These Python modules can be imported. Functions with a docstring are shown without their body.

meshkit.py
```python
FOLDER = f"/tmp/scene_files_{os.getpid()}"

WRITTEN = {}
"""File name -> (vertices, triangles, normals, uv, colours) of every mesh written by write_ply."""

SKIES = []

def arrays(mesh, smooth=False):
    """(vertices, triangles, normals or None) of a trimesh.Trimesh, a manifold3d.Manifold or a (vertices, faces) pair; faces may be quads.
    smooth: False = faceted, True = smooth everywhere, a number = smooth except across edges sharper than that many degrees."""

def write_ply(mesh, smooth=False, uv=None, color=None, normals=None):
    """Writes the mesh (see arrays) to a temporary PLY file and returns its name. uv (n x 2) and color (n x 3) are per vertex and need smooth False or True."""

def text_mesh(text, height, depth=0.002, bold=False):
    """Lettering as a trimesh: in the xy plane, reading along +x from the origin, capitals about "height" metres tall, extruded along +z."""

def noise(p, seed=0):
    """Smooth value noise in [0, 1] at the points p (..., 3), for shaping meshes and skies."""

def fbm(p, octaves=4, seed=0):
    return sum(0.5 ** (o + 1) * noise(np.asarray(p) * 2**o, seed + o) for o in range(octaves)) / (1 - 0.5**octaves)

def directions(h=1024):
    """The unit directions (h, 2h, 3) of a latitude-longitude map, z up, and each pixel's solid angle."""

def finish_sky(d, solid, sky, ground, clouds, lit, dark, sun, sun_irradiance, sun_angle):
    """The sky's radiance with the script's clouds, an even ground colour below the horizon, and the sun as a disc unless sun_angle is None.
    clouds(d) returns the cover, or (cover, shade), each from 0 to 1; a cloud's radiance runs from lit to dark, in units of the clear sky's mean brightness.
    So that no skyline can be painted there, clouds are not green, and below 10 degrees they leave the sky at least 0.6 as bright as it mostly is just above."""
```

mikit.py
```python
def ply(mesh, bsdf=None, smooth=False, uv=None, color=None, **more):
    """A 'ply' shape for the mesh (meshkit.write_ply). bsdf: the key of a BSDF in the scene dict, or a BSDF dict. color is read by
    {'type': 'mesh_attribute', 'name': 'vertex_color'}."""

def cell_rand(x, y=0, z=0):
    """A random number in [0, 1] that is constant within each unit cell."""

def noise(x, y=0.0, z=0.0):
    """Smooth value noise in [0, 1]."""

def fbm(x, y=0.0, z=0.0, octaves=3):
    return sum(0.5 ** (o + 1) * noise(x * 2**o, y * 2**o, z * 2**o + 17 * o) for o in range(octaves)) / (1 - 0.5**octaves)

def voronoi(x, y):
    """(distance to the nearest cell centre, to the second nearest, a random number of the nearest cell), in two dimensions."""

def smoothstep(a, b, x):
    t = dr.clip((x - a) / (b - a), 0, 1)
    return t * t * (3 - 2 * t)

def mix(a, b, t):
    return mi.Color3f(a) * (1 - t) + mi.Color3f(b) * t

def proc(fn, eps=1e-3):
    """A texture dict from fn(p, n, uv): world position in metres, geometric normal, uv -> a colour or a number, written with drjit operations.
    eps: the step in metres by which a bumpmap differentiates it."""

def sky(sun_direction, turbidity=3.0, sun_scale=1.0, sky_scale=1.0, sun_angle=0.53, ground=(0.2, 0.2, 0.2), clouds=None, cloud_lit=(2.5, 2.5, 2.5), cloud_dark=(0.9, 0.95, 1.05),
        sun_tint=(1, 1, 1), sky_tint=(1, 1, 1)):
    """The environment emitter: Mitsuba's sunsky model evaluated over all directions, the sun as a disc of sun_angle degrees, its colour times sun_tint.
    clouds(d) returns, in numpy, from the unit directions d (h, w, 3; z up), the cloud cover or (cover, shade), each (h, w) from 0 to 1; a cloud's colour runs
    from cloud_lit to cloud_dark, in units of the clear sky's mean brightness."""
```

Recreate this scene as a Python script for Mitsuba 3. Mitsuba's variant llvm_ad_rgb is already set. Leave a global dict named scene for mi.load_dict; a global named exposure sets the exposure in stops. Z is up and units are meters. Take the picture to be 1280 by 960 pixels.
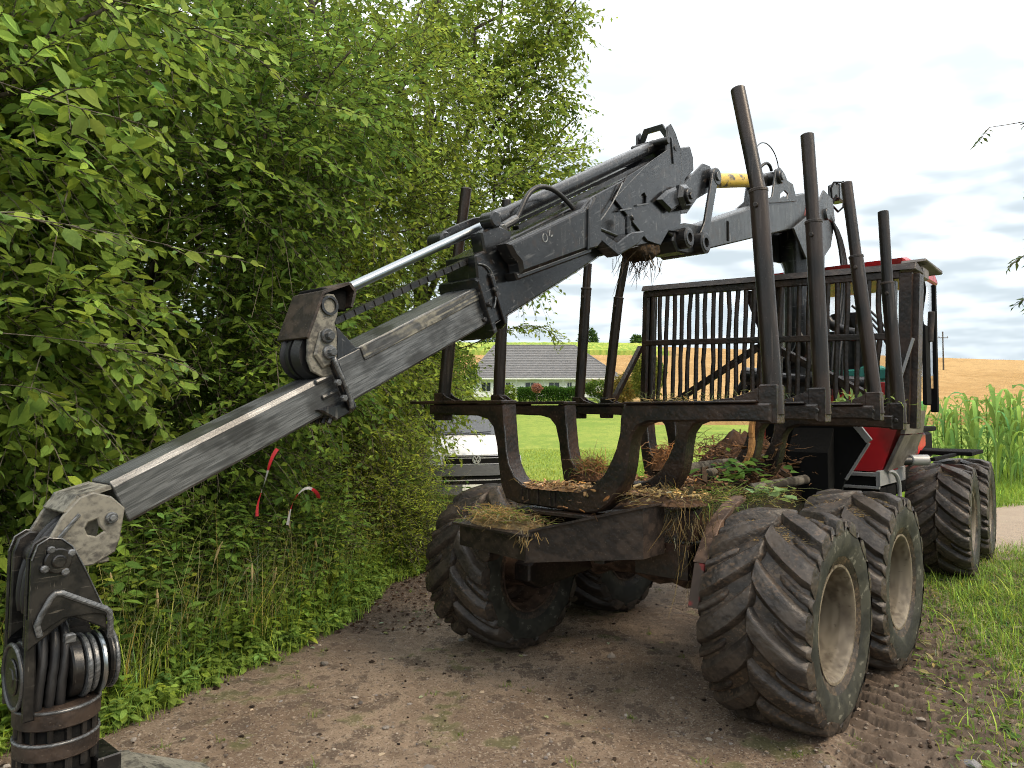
import math, numpy as np, trimesh, shapely, shapely.geometry as sg
import drjit as dr, mitsuba as mi, mikit, meshkit
from mikit import noise, fbm, voronoi, cell_rand, smoothstep, mix, proc
T = mi.ScalarTransform4f
scene, labels = {}, {}

# ---------------------------------------------------------------- camera, sky, exposure
CAM_Z, PITCH = 1.899, math.radians(2.234)
scene['camera'] = {'type': 'perspective', 'fov': 70.46, 'fov_axis': 'x', 'near_clip': 0.05, 'far_clip': 3000.0,
    'to_world': T().look_at(origin=[0, 0, CAM_Z], target=[0, math.cos(PITCH), CAM_Z + math.sin(PITCH)], up=[0, 0, 1])}

def clouds(d):
    """a closed layer of stratocumulus, projected from a plane at cloud height"""
    z = np.maximum(d[..., 2], 0.035)
    p = np.stack([d[..., 0] / (z + .12), d[..., 1] / (z + .12), 0 * z], -1)
    a = meshkit.fbm(p * np.array([2.6, 4.0, 1]) + 3.3, 5, 4)
    b = meshkit.fbm(p * np.array([7., 10., 1]) + 9.1, 4, 9)
    s = np.clip((a * .60 + b * .40 - .35) / .30, 0, 1)
    s = s * s * (3 - 2 * s)
    dome = (.80 + 2.2 * np.clip(d[..., 2], 0, 1)) / 3              # an overcast sky is three times brighter overhead than at the horizon
    L = 4.4 * dome * (1.13 - .50 * s * np.clip(d[..., 2] * 3.0 + .34, 0, 1))
    return np.ones_like(z), np.clip((5.2 - L) / (5.2 - 1.2), 0, 1)

scene['sky'] = mikit.sky([0.72, -0.42, 0.80], turbidity=3, sun_scale=0.30, sun_angle=24, ground=(.13, .12, .08),
    clouds=clouds, cloud_lit=(5.2, 5.2, 5.2), cloud_dark=(1.04, 1.20, 1.30))
exposure = 3.0

# ---------------------------------------------------------------- helpers
rng = np.random.default_rng(7)
used = set()
def num(base):
    k, i = base, 0
    while k in used:
        i += 1
        k = f'{base}_{i:03d}'
    used.add(k)
    return k
def tag(key, label=None, cat=None, group=None, kind=None):
    d = {}
    if label: d['label'] = label
    if cat: d['category'] = cat
    if group: d['group'] = group
    if kind: d['kind'] = kind
    labels[key] = d
    return key
def thing(base, label, cat, group=None, kind=None):
    return tag(num(base), label, cat, group, kind)
def add(key, mesh, bsdf, smooth=30, tw=None, color=None):
    """one entry of the scene under the next free number of this key"""
    key = num(key)
    more = {} if tw is None else {'to_world': tw}
    scene[key] = mikit.ply(mesh, bsdf, smooth=smooth if color is None else (smooth if smooth in (True, False) else False), color=color, **more)
    return key
def again(key, d, tw):
    key = num(key)
    scene[key] = {**d, 'to_world': tw}
    return key

def tm(v, f): return trimesh.Trimesh(np.asarray(v, float), np.asarray(f, int), process=False)
def cat(*ms):
    ms = [m for x in ms for m in (x if isinstance(x, (list, tuple)) else [x])]
    return trimesh.util.concatenate(ms)
def ccw(p):
    p = np.asarray(p, float)
    a = np.sum(p[:, 0] * np.roll(p[:, 1], -1) - p[:, 1] * np.roll(p[:, 0], -1))
    return p if a > 0 else p[::-1]
def inset(p, d):
    """mitre inset of a counter-clockwise ring, same number of points"""
    a, b = np.roll(p, 1, 0), np.roll(p, -1, 0)
    e1, e2 = p - a, b - p
    e1 /= np.linalg.norm(e1, axis=1, keepdims=True) + 1e-12
    e2 /= np.linalg.norm(e2, axis=1, keepdims=True) + 1e-12
    n1, n2 = np.stack([-e1[:, 1], e1[:, 0]], 1), np.stack([-e2[:, 1], e2[:, 0]], 1)
    m = n1 + n2
    m /= np.maximum((m * m).sum(1, keepdims=True) / 2, .25)
    return p + m * d
def plate(outer, h0, h1, bev=.004, holes=(), M=None):
    """a bevelled plate: a polygon in the plane (a, b) standing from h0 to h1; M maps (a, b, h) to 3-D"""
    rings = [ccw(outer)] + [ccw(h)[::-1] for h in holes]
    V, F, base = [], [], 0
    caps = [inset(r, bev) for r in rings]
    n = sum(map(len, rings))
    starts = np.cumsum([0] + [len(r) for r in rings])
    flat, cap = np.vstack(rings), np.vstack(caps)
    for q, h in ((cap, h0), (flat, h0 + bev), (flat, h1 - bev), (cap, h1)):
        V.append(np.column_stack([q, np.full(n, h)]))
    for r in range(len(rings)):
        i = np.arange(len(rings[r])); j = (i + 1) % len(i)
        i, j = i + starts[r], j + starts[r]
        for k in range(3):
            F.append(np.stack([i + k * n, j + k * n, j + (k + 1) * n], 1)); F.append(np.stack([i + k * n, j + (k + 1) * n, i + (k + 1) * n], 1))
    import mapbox_earcut
    t = mapbox_earcut.triangulate_float64(cap, starts[1:].astype(np.uint32)).reshape(-1, 3).astype(int)
    tri = cap[t]
    area = np.cross(np.pad(tri[:, 1] - tri[:, 0], ((0, 0), (0, 1))), np.pad(tri[:, 2] - tri[:, 0], ((0, 0), (0, 1))))[:, 2]
    t[area < 0] = t[area < 0][:, ::-1]
    F += [t[:, ::-1], t + 3 * n]
    m = tm(np.vstack(V), np.vstack(F))
    if M is not None:
        M = np.asarray(M, float)
        m = tm(m.vertices @ M[:, :3].T + M[:, 3], m.faces if np.linalg.det(M[:, :3]) > 0 else m.faces[:, ::-1])
    return m
MX = np.array([[0, 0, 1, 0], [1, 0, 0, 0], [0, 1, 0, 0.]])   # (a, b, h) = (y, z, x)
MY = np.array([[1, 0, 0, 0], [0, 0, 1, 0], [0, 1, 0, 0.]])   # (a, b, h) = (x, z, y)
def px(poly, x0, x1, bev=.004, holes=()): return plate(poly, x0, x1, bev, holes, MX)
def py(poly, y0, y1, bev=.004, holes=()): return plate(poly, y0, y1, bev, holes, MY)
def box(x0, x1, y0, y1, z0, z1, bev=.005): return plate([(x0, y0), (x1, y0), (x1, y1), (x0, y1)], z0, z1, bev)
def frame(p0, p1, up=(1, 0, 0)):
    p0, p1 = np.asarray(p0, float), np.asarray(p1, float)
    e = (p1 - p0); L = np.linalg.norm(e); e /= L
    a = np.asarray(up, float); a = a - e * (a @ e); a /= np.linalg.norm(a)
    return np.column_stack([a, np.cross(e, a), e, p0]), L
def beam(p0, p1, section, bev=.003, side=(1, 0, 0)):
    """a polygon section (along 'side', across) drawn from p0 to p1"""
    M, L = frame(p0, p1, side)
    return plate(section, 0, L, bev, (), M)
def circle(r, n=24, c=(0, 0), ph=0): a = np.arange(n) * 2 * np.pi / n + ph; return np.stack([c[0] + r * np.cos(a), c[1] + r * np.sin(a)], 1)
def rod(p0, p1, r, n=20, bev=.004): return beam(p0, p1, circle(r, n), bev, (0.31, .4, .86) if abs(np.asarray(p1)[0] - np.asarray(p0)[0]) > 1e-6 else (1, 0, 0))
def lathe(prof, n=48, M=None):
    """profile (axis, radius) turned round the x axis"""
    prof = np.asarray(prof, float); a = np.arange(n) * 2 * np.pi / n
    v = np.stack([np.repeat(prof[:, :1], n, 1), prof[:, 1:] * np.cos(a), prof[:, 1:] * np.sin(a)], -1).reshape(-1, 3)
    i, j = np.meshgrid(np.arange(len(prof) - 1), np.arange(n), indexing='ij'); k = (j + 1) % n
    f = np.vstack([np.stack([i * n + j, i * n + k, (i + 1) * n + k], -1).reshape(-1, 3), np.stack([i * n + j, (i + 1) * n + k, (i + 1) * n + j], -1).reshape(-1, 3)])
    return tm(v, f)
def tube(P, r, n=8, caps=True):
    P = np.asarray(P, float); r = np.broadcast_to(r, (len(P),))
    t = np.gradient(P, axis=0); t /= np.linalg.norm(t, axis=1, keepdims=True) + 1e-12
    ref = np.array([.31, .22, .92]); 
    if abs(t[0] @ ref) > .95: ref = np.array([.9, -.3, .1])
    a = np.cross(t, ref); a /= np.linalg.norm(a, axis=1, keepdims=True) + 1e-12
    b = np.cross(t, a); an = np.arange(n) * 2 * np.pi / n
    v = (P[:, None] + r[:, None, None] * (np.cos(an)[None, :, None] * a[:, None] + np.sin(an)[None, :, None] * b[:, None])).reshape(-1, 3)
    i, j = np.meshgrid(np.arange(len(P) - 1), np.arange(n), indexing='ij'); k = (j + 1) % n
    f = [np.stack([i * n + j, i * n + k, (i + 1) * n + k], -1).reshape(-1, 3), np.stack([i * n + j, (i + 1) * n + k, (i + 1) * n + j], -1).reshape(-1, 3)]
    if caps:
        v = np.vstack([v, P[:1], P[-1:]]); c = len(P) * n; q = np.arange(n)
        f += [np.stack([(q + 1) % n, q, q * 0 + c], 1), np.stack([c - n + q, c - n + (q + 1) % n, q * 0 + c + 1], 1)]
    m = tm(v, np.vstack(f))
    return m
def curve(pts, n=24):
    """a smooth line through the points"""
    from scipy.interpolate import CubicSpline
    p = np.asarray(pts, float); s = np.r_[0, np.cumsum(np.linalg.norm(np.diff(p, axis=0), axis=1))]
    return CubicSpline(s, p)(np.linspace(0, s[-1], n))
def rough(m, amp, freq, seed=0):
    v = np.array(m.vertices); n = trimesh.Trimesh(v, m.faces, process=False).vertex_normals
    return tm(v + n * ((meshkit.fbm(v * freq, 3, seed) - .5) * 2 * amp)[:, None], m.faces)

# ---------------------------------------------------------------- materials
def two(b): return {'type': 'twosided', 'bsdf': b}
def pr(color, rough_=.6, metallic=0., spec=.4, **k):
    c = color if isinstance(color, dict) else {'type': 'rgb', 'value': list(color)}
    return two({'type': 'principled', 'base_color': c, 'roughness': rough_, 'metallic': metallic, 'specular': spec, **k})
def dim(fn, r, g=None, b=None):
    return lambda p, n, uv: mi.Color3f(fn(p, n, uv)) * mi.Color3f(r, g or r, b or r)
def bumped(b, fn, scale, eps=2e-3):
    return two({'type': 'bumpmap', 'tex': proc(fn, eps), 'scale': scale, 'bsdf': b['bsdf']})
VC = {'type': 'mesh_attribute', 'name': 'vertex_color'}
scene['leaf'] = {'type': 'principledthin', 'base_color': VC, 'roughness': .38, 'diff_trans': 1.05, 'spec_trans': 0., 'eta': 1.4}
scene['blade'] = {'type': 'principledthin', 'base_color': VC, 'roughness': .6, 'diff_trans': .7, 'spec_trans': 0., 'eta': 1.3}
scene['litter'] = two({'type': 'diffuse', 'reflectance': VC})

H = math.radians(41.251)
AX = (math.sin(H), math.cos(H))        # the way the machine points
def along(p):   # metres along the crane's booms, and across them
    s = (p.x - 1.265) * AX[0] + (p.y - 5.951) * AX[1]
    return s
def f_steel(p, n, uv):
    a = fbm(p.x * 6, p.y * 6, p.z * 6, 5); b = fbm(p.x * 85, p.y * 85, p.z * 60, 3); g = noise(p.x * 160, p.y * 160, p.z * 60)
    c = mix((.0075, .0062, .0056), (.034, .0205, .0145), smoothstep(.36, .68, a * .75 + b * .25))
    c = mix(c, (.046, .031, .023), smoothstep(.56, .80, b) * .6)
    return mix(c, (.14, .12, .10), smoothstep(.82, .95, g) * smoothstep(.42, .6, a) * .5)
def f_bump(p, n, uv): return fbm(p.x * 38, p.y * 38, p.z * 38, 4)
scene['rusty_steel'] = bumped(pr(proc(dim(f_steel, .84, .70, .60)), .42, 0., .5), f_bump, .004)
def f_stake(p, n, uv):
    a = fbm(p.x * 9, p.y * 9, p.z * 3, 4); b = noise(p.x * 90, p.y * 90, p.z * 4); g = noise(p.x * 130, p.y * 130, p.z * 130)
    c = mix((.0085, .0070, .0062), (.030, .019, .014), smoothstep(.36, .64, a))
    c = mix(c, (.075, .062, .054), smoothstep(.62, .90, b) * .55)
    return mix(c, (.12, .10, .085), smoothstep(.86, .96, g) * .5)
scene['stake_steel'] = pr(proc(dim(f_stake, .75, .70, .66)), .36, .15, .5)
def f_paint(p, n, uv):
    s = along(p)
    a = fbm(p.x * 4, p.y * 4, p.z * 4, 5); c = fbm(p.x * 26, p.y * 26, p.z * 26, 3)
    q = noise(s * 7 + p.z * 2, (p.z - .48 * s) * 120, p.x * 9); w = noise(s * 60, p.z * 9 + 3., p.x * 60); e = noise(s * 34 + p.z * 50, p.z * 34 - s * 40, 4.)
    k = mix((.0085, .0095, .0115), (.026, .028, .031), smoothstep(.32, .70, a * .7 + c * .3))
    k = mix(k, (.17, .175, .18), smoothstep(.78, .94, q) * .55)
    k = mix(k, (.22, .21, .19), smoothstep(.80, .97, w) * smoothstep(.36, .58, a) * .75)
    k = mix(k, (.20, .20, .20), smoothstep(.88, .97, e) * .6)
    return mix(k, (.045, .032, .024), smoothstep(.60, .74, fbm(p.x * 22 + 5, p.y * 22, p.z * 22, 3)) * .6)
scene['black_paint'] = pr(proc(dim(f_paint, .55)), .24, 0., .55)
def f_grey2(p, n, uv):
    s = along(p); a = fbm(p.x * 4, p.y * 4, p.z * 4, 5); c = fbm(p.x * 30, p.y * 30, p.z * 8, 3); w = noise(s * 55, p.z * 6 + 3., p.x * 55)
    k = mix((.022, .025, .028), (.062, .068, .073), smoothstep(.30, .70, a * .6 + c * .4))
    k = mix(k, (.17, .17, .16), smoothstep(.70, .92, w) * .65)
    return mix(k, (.05, .036, .027), smoothstep(.58, .74, fbm(p.x * 18 + 5, p.y * 18, p.z * 18, 3)) * .6)
scene['grey_paint'] = pr(proc(dim(f_grey2, .62)), .36, 0., .5)
def f_tube(p, n, uv):
    s = along(p); t = p.z - .475 * s
    a = noise(s * 1.3, t * 170, (p.x - p.y) * 90); b = noise(s * 3.5 + 4, t * 420, (p.x - p.y) * 210); c = fbm(p.x * 6, p.y * 6, p.z * 6, 4)
    k = mix((.045, .048, .050), (.125, .13, .135), smoothstep(.25, .80, a * .5 + b * .5))
    return mix(k, (.022, .022, .022), smoothstep(.48, .70, c) * .8)
scene['worn_steel'] = pr(proc(dim(f_tube, 1.2)), .33, .35, .6)
def f_cream(p, n, uv):
    a = fbm(p.x * 11, p.y * 11, p.z * 11, 5); b = fbm(p.x * 70, p.y * 70, p.z * 70, 3); s = along(p); c = noise(s * 14, (p.z - .5 * s) * 160, p.x * 30)
    k = mix((.23, .22, .178), (.125, .12, .10), smoothstep(.35, .70, b * .5 + a * .5))
    k = mix(k, (.035, .032, .029), smoothstep(.48, .70, a * .7 + b * .3) * .85)
    return mix(k, (.04, .037, .033), smoothstep(.84, .95, c) * .6)
scene['worn_cream'] = pr(proc(dim(f_cream, .72, .72, .74)), .5, 0., .45)
def f_scuff(p, n, uv):
    m = smoothstep(.40, .58, fbm(p.x * 13, p.y * 13, p.z * 13, 5) * .6 + noise(along(p) * 5, (p.z - .5 * along(p)) * 90, 2.) * .4)
    return mix(f_cream(p, n, uv) * .8, f_tube(p, n, uv) * .6, m)
scene['scuffed_cream'] = pr(proc(f_scuff), .45, 0., .45)
def f_brown(p, n, uv):
    a = fbm(p.x * 16, p.y * 16, p.z * 16, 4); b = noise(p.x * 130, p.y * 130, p.z * 130)
    k = mix((.022, .0155, .0125), (.058, .040, .030), smoothstep(.35, .66, a))
    return mix(k, (.15, .12, .09), smoothstep(.82, .95, b) * .6)
scene['brown_rust'] = bumped(pr(proc(dim(f_brown, .66)), .5, .1, .45), f_bump, .004)
def f_link(p, n, uv):
    a = fbm(p.x * 22, p.y * 22, p.z * 22, 4); b = noise(p.x * 20, p.y * 20 , p.z * 190); c = noise(p.x * 240, p.y * 240, p.z * 26)
    k = mix((.0055, .0055, .006), (.021, .0195, .018), smoothstep(.36, .66, a))
    return mix(k, (.14, .13, .11), smoothstep(.82, .97, b) * .45 + smoothstep(.86, .97, c) * .4)
scene['link_steel'] = pr(proc(f_link), .33, .25, .6)
def f_rub(p, n, uv):
    a = fbm(p.x * 9, p.y * 9, p.z * 9, 4); b = fbm(p.x * 55, p.y * 55, p.z * 55, 3); g = noise(p.x * 210, p.y * 210, p.z * 210)
    k = mix((.019, .0165, .0145), (.040, .032, .025), smoothstep(.36, .62, a))
    k = mix(k, (.095, .071, .049), smoothstep(.48, .66, b) * smoothstep(.38, .60, a) * .85)
    return mix(k, (.26, .20, .12), smoothstep(.84, .95, g) * .55)
scene['tyre_rubber'] = bumped(pr(proc(dim(f_rub, .85, .76, .66)), .55, 0., .45), f_bump, .005)
def f_side(p, n, uv):
    a = fbm(p.x * 7 + 3, p.y * 7, p.z * 7, 4); b = fbm(p.x * 30, p.y * 30, p.z * 30, 3)
    k = mix((.020, .021, .017), (.046, .046, .035), smoothstep(.38, .62, a))
    return mix(k, (.17, .165, .13), smoothstep(.60, .70, b) * smoothstep(.50, .62, a) * .8)
scene['mossy_sidewall'] = bumped(pr(proc(dim(f_side, .75)), .65, 0., .35), f_bump, .004)
def f_lug(p, n, uv):
    a = fbm(p.x * 10, p.y * 10, p.z * 10, 4); b = noise(p.x * 190, p.y * 190, p.z * 190); c = fbm(p.x * 60, p.y * 60, p.z * 60, 3)
    k = mix((.022, .020, .019), (.056, .049, .043), smoothstep(.34, .64, a * .7 + c * .3))
    k = mix(k, (.095, .068, .047), smoothstep(.56, .72, c) * smoothstep(.42, .60, fbm(p.x * 4, p.y * 4, p.z * 4, 3)) * .8)
    return mix(k, (.25, .19, .13), smoothstep(.86, .96, b) * .45)
scene['lug_rubber'] = bumped(pr(proc(dim(f_lug, .80, .71, .62)), .50, 0., .45), f_bump, .007)
def f_rim(p, n, uv):
    a = fbm(p.x * 5, p.y * 5, p.z * 4, 5); b = noise(p.x * 45, p.y * 45, p.z * 5); c = fbm(p.x * 40, p.y * 40, p.z * 40, 3)
    k = mix((.27, .24, .19), (.135, .113, .087), smoothstep(.30, .75, b * .45 + a * .55))
    k = mix(k, (.055, .044, .034), smoothstep(.50, .78, a * .7 + c * .3) * .8)
    return mix(k, (.07, .052, .04), smoothstep(.70, .86, c) * .6)
scene['rim_paint'] = pr(proc(dim(f_rim, .60, .57, .52)), .55, 0., .4)
def f_red(p, n, uv):
    a = fbm(p.x * 5, p.y * 5, p.z * 3, 4)
    return mix((.42, .014, .018), (.22, .022, .020), smoothstep(.42, .70, a))
scene['red_paint'] = pr(proc(f_red), .32, 0., .5, clearcoat=.4)
def f_grey(p, n, uv):
    a = fbm(p.x * 7, p.y * 7, p.z * 7, 4); b = noise(p.x * 60, p.y * 60, p.z * 12)
    k = mix((.19, .165, .148), (.11, .095, .083), smoothstep(.35, .65, a))
    return mix(k, (.11, .08, .06), smoothstep(.70, .9, b) * .6)
scene['grey_panel'] = pr(proc(dim(f_grey, .60)), .5)
def f_yel(p, n, uv):
    a = fbm(p.x * 16, p.y * 16, p.z * 16, 4)
    return mix((.46, .31, .03), (.06, .045, .02), smoothstep(.50, .64, a))
scene['yellow_paint'] = pr(proc(f_yel), .38)
scene['chrome'] = pr((.30, .33, .35), .30, 1., .5)
scene['hose'] = pr((.013, .013, .014), .42)
scene['black_matt'] = pr((.006, .006, .006), .85, 0., .12)
scene['hub_rust'] = pr(proc(dim(f_brown, 2.0, 1.8, 1.6)), .6, 0., .3)
scene['galvanised'] = pr((.26, .26, .26), .45, .3)
scene['teal'] = pr((.03, .22, .18), .5)
scene['glass'] = {'type': 'thindielectric'}
def f_bark(p, n, uv):
    a = fbm(p.x * 30, p.y * 30, p.z * 6, 4)
    return mix((.035, .029, .022), (.13, .115, .09), smoothstep(.3, .7, a))
scene['bark'] = pr(proc(f_bark), .9, 0., .2)
# ================================================================ THE SETTING
from scipy.interpolate import PchipInterpolator
_zp = PchipInterpolator([-60, 0, 23, 40, 60, 100, 155, 262, 300, 400, 900], [0, 0, 0, .28, .95, 3.9, 9.45, 18.6, 17.5, 10, 0])
def sm(a, b, x): t = np.clip((np.asarray(x, float) - a) / (b - a), 0, 1); return t * t * (3 - 2 * t)
def zt(x, y):
    k = 1 + .30 * sm(190, 15, x) * sm(90, 230, y)
    return _zp(np.clip(y, -60, 900)) * k
LEFT = np.array([(-3.6, 2.0), (-3.3, 3.2), (-2.93, 4.23), (-2.44, 4.5), (-2.21, 5.23), (-1.93, 5.73), (-1.57, 6.84), (-1.51, 8.1), (-1.0, 9.16), (-.3, 11.4), (2.0, 13.0), (6.0, 13.2), (10.17, 14.6), (18, 20), (40, 36)])
RIGHT = np.array([(40, 31), (18, 16.5), (10.5, 12.3), (7.3, 10.1), (5.4, 9.2), (4.64, 8.5), (3.96, 6.84), (3.40, 5.23), (2.97, 4.23), (2.6, 3.2), (2.4, 2.0)])
PATH = sg.Polygon(np.vstack([LEFT, RIGHT, [(1.8, -30), (-5.5, -30)]]))
shapely.prepare(PATH)
def path_d(x, y):
    """metres inside (+) or outside (-) of the path's edge"""
    p = shapely.points(np.ravel(x), np.ravel(y))
    d = shapely.distance(PATH.exterior, p)
    return np.where(shapely.contains(PATH, p), d, -d).reshape(np.shape(x))
TRK = np.array([(4.3, 9.2), (3.95, 8.2), (3.52, 7.0), (3.15, 6.0), (2.82, 5.1), (2.42, 4.2), (1.95, 3.3), (1.3, 2.3)])   # where the right wheels rolled
def track_st(x, y):
    best = np.full(np.shape(x), 9.9); S = np.zeros(np.shape(x)); s0 = 0.
    for a, b in zip(TRK[:-1], TRK[1:]):
        e = b - a; L = np.linalg.norm(e); e = e / L
        u = np.clip((x - a[0]) * e[0] + (y - a[1]) * e[1], 0, L)
        dx, dy = x - a[0] - u * e[0], y - a[1] - u * e[1]
        d = np.hypot(dx, dy); sg_ = np.sign(dx * e[1] - dy * e[0])
        m = d < np.abs(best)
        best = np.where(m, d * sg_, best); S = np.where(m, s0 + u, S); s0 += L
    return S, best
def ground_z(x, y, d=None):
    d = path_d(x, y) if d is None else d
    P = np.stack([x, y, 0 * x], -1)
    near = sm(20, 12, y) * sm(9, 6, np.abs(x))
    z = (meshkit.fbm(P * 1.1, 3, 1) - .5) * .05 + (meshkit.fbm(P * 7, 4, 2) - .5) * .035 + (meshkit.fbm(P * 28, 3, 3) - .5) * .016
    S, t = track_st(x, y)
    w = sm(.62, .46, np.abs(t + .04)) * sm(1.0, 1.6, S)
    jit = (meshkit.fbm(P * 2.0, 3, 6) - .5) * .13
    ph = (S + .30 * t + .35 * t * t + jit) / .16 * 2 * np.pi
    r = np.sin(ph); r = np.sign(r) * np.abs(r) ** .6
    keep = .55 + .45 * sm(.34, .50, meshkit.fbm(P * 2.3 + 7, 3, 8))
    z = z + w * (r * .034 * keep - .022 + (meshkit.fbm(P * 16, 3, 12) - .5) * .034) + .03 * np.exp(-((np.abs(t + .04) - .60) / .09) ** 2) * sm(1, 1.6, S)
    z = z + .05 * sm(0, -.5, d) * (np.asarray(x) < 2.2)
    return z * near + zt(x, y)
def grid(xs, ys):
    X, Y = np.meshgrid(xs, ys); n = len(xs)
    i, j = np.meshgrid(np.arange(len(ys) - 1), np.arange(n - 1), indexing='ij')
    a = i * n + j
    F = np.stack([np.stack([a, a + 1, a + n + 1], -1), np.stack([a, a + n + 1, a + n], -1)], 2).reshape(-1, 3)
    return X.ravel(), Y.ravel(), F
xs = np.unique(np.r_[np.linspace(-500, -40, 14), np.linspace(-40, -8, 20), np.linspace(-8, -4.6, 18), np.arange(-4.6, 1.2, .032), np.arange(1.2, 4.3, .0195), np.arange(4.3, 5.4, .03), np.linspace(5.4, 9, 40), np.linspace(9, 40, 34), np.linspace(40, 620, 28)])
ys = np.unique(np.r_[np.linspace(-60, 0, 14), np.linspace(0, 3.2, 16), np.arange(3.2, 8.6, .0225), np.geomspace(8.6, 24, 130), np.geomspace(24, 330, 70), np.linspace(330, 900, 12)])
X, Y, F = grid(xs, ys)
D = path_d(X, Y)
Z = ground_z(X, Y, D)
inside = D[F].mean(1) > -.25
def sub(X, Y, Z, F):
    m = tm(np.column_stack([X, Y, Z]), F); m.remove_unreferenced_vertices(); return m
def gcolor(p, zone):
    a = fbm(p.x * 1.3, p.y * 1.3, 3., 4); b = fbm(p.x * 9, p.y * 9, 5., 4); g = noise(p.x * 95, p.y * 95, 1.); g2 = noise(p.x * 120 + 7, p.y * 120, 2.)
    return a, b, g, g2
def f_path(p, n, uv):
    a, b, g, g2 = gcolor(p, 0)
    k = mix((.145, .104, .074), (.25, .19, .14), smoothstep(.36, .66, a * .5 + b * .5))
    k = mix(k, (.070, .050, .038), smoothstep(.54, .68, b) * .75)
    k = mix(k, (.36, .31, .25), smoothstep(.66, .92, g) * .55)
    k = mix(k, (.045, .034, .027), smoothstep(.66, .84, g2) * .65)
    k = mix(k, (.11, .135, .035), smoothstep(.60, .70, fbm(p.x * 2.6 + 9, p.y * 2.6, 2., 4)) * smoothstep(.45, .62, b) * .35)
    # bare dark earth towards the trees on the left; paler dry gravel where the lane turns away
    e = smoothstep(-.35, .35, -(p.x + 1.02) + .10 * (p.y - 7) + (a - .5) * 1.6) * smoothstep(4.8, 6.8, p.y)
    k = mix(k, (.050, .034, .026), e * .75)
    tr = smoothstep(.75, .45, dr.abs(p.x - (2.82 + .36 * (p.y - 5.1))) + (a - .5) * .5) * smoothstep(9., 8., p.y)
    k = mix(k, mix((.070, .050, .037), (.13, .097, .073), b), tr * .75)
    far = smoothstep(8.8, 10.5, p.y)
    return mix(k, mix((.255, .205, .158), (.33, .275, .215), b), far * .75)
scene['path_earth'] = pr(proc(dim(f_path, .76, .745, .72)), .85, 0., .3)
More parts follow.
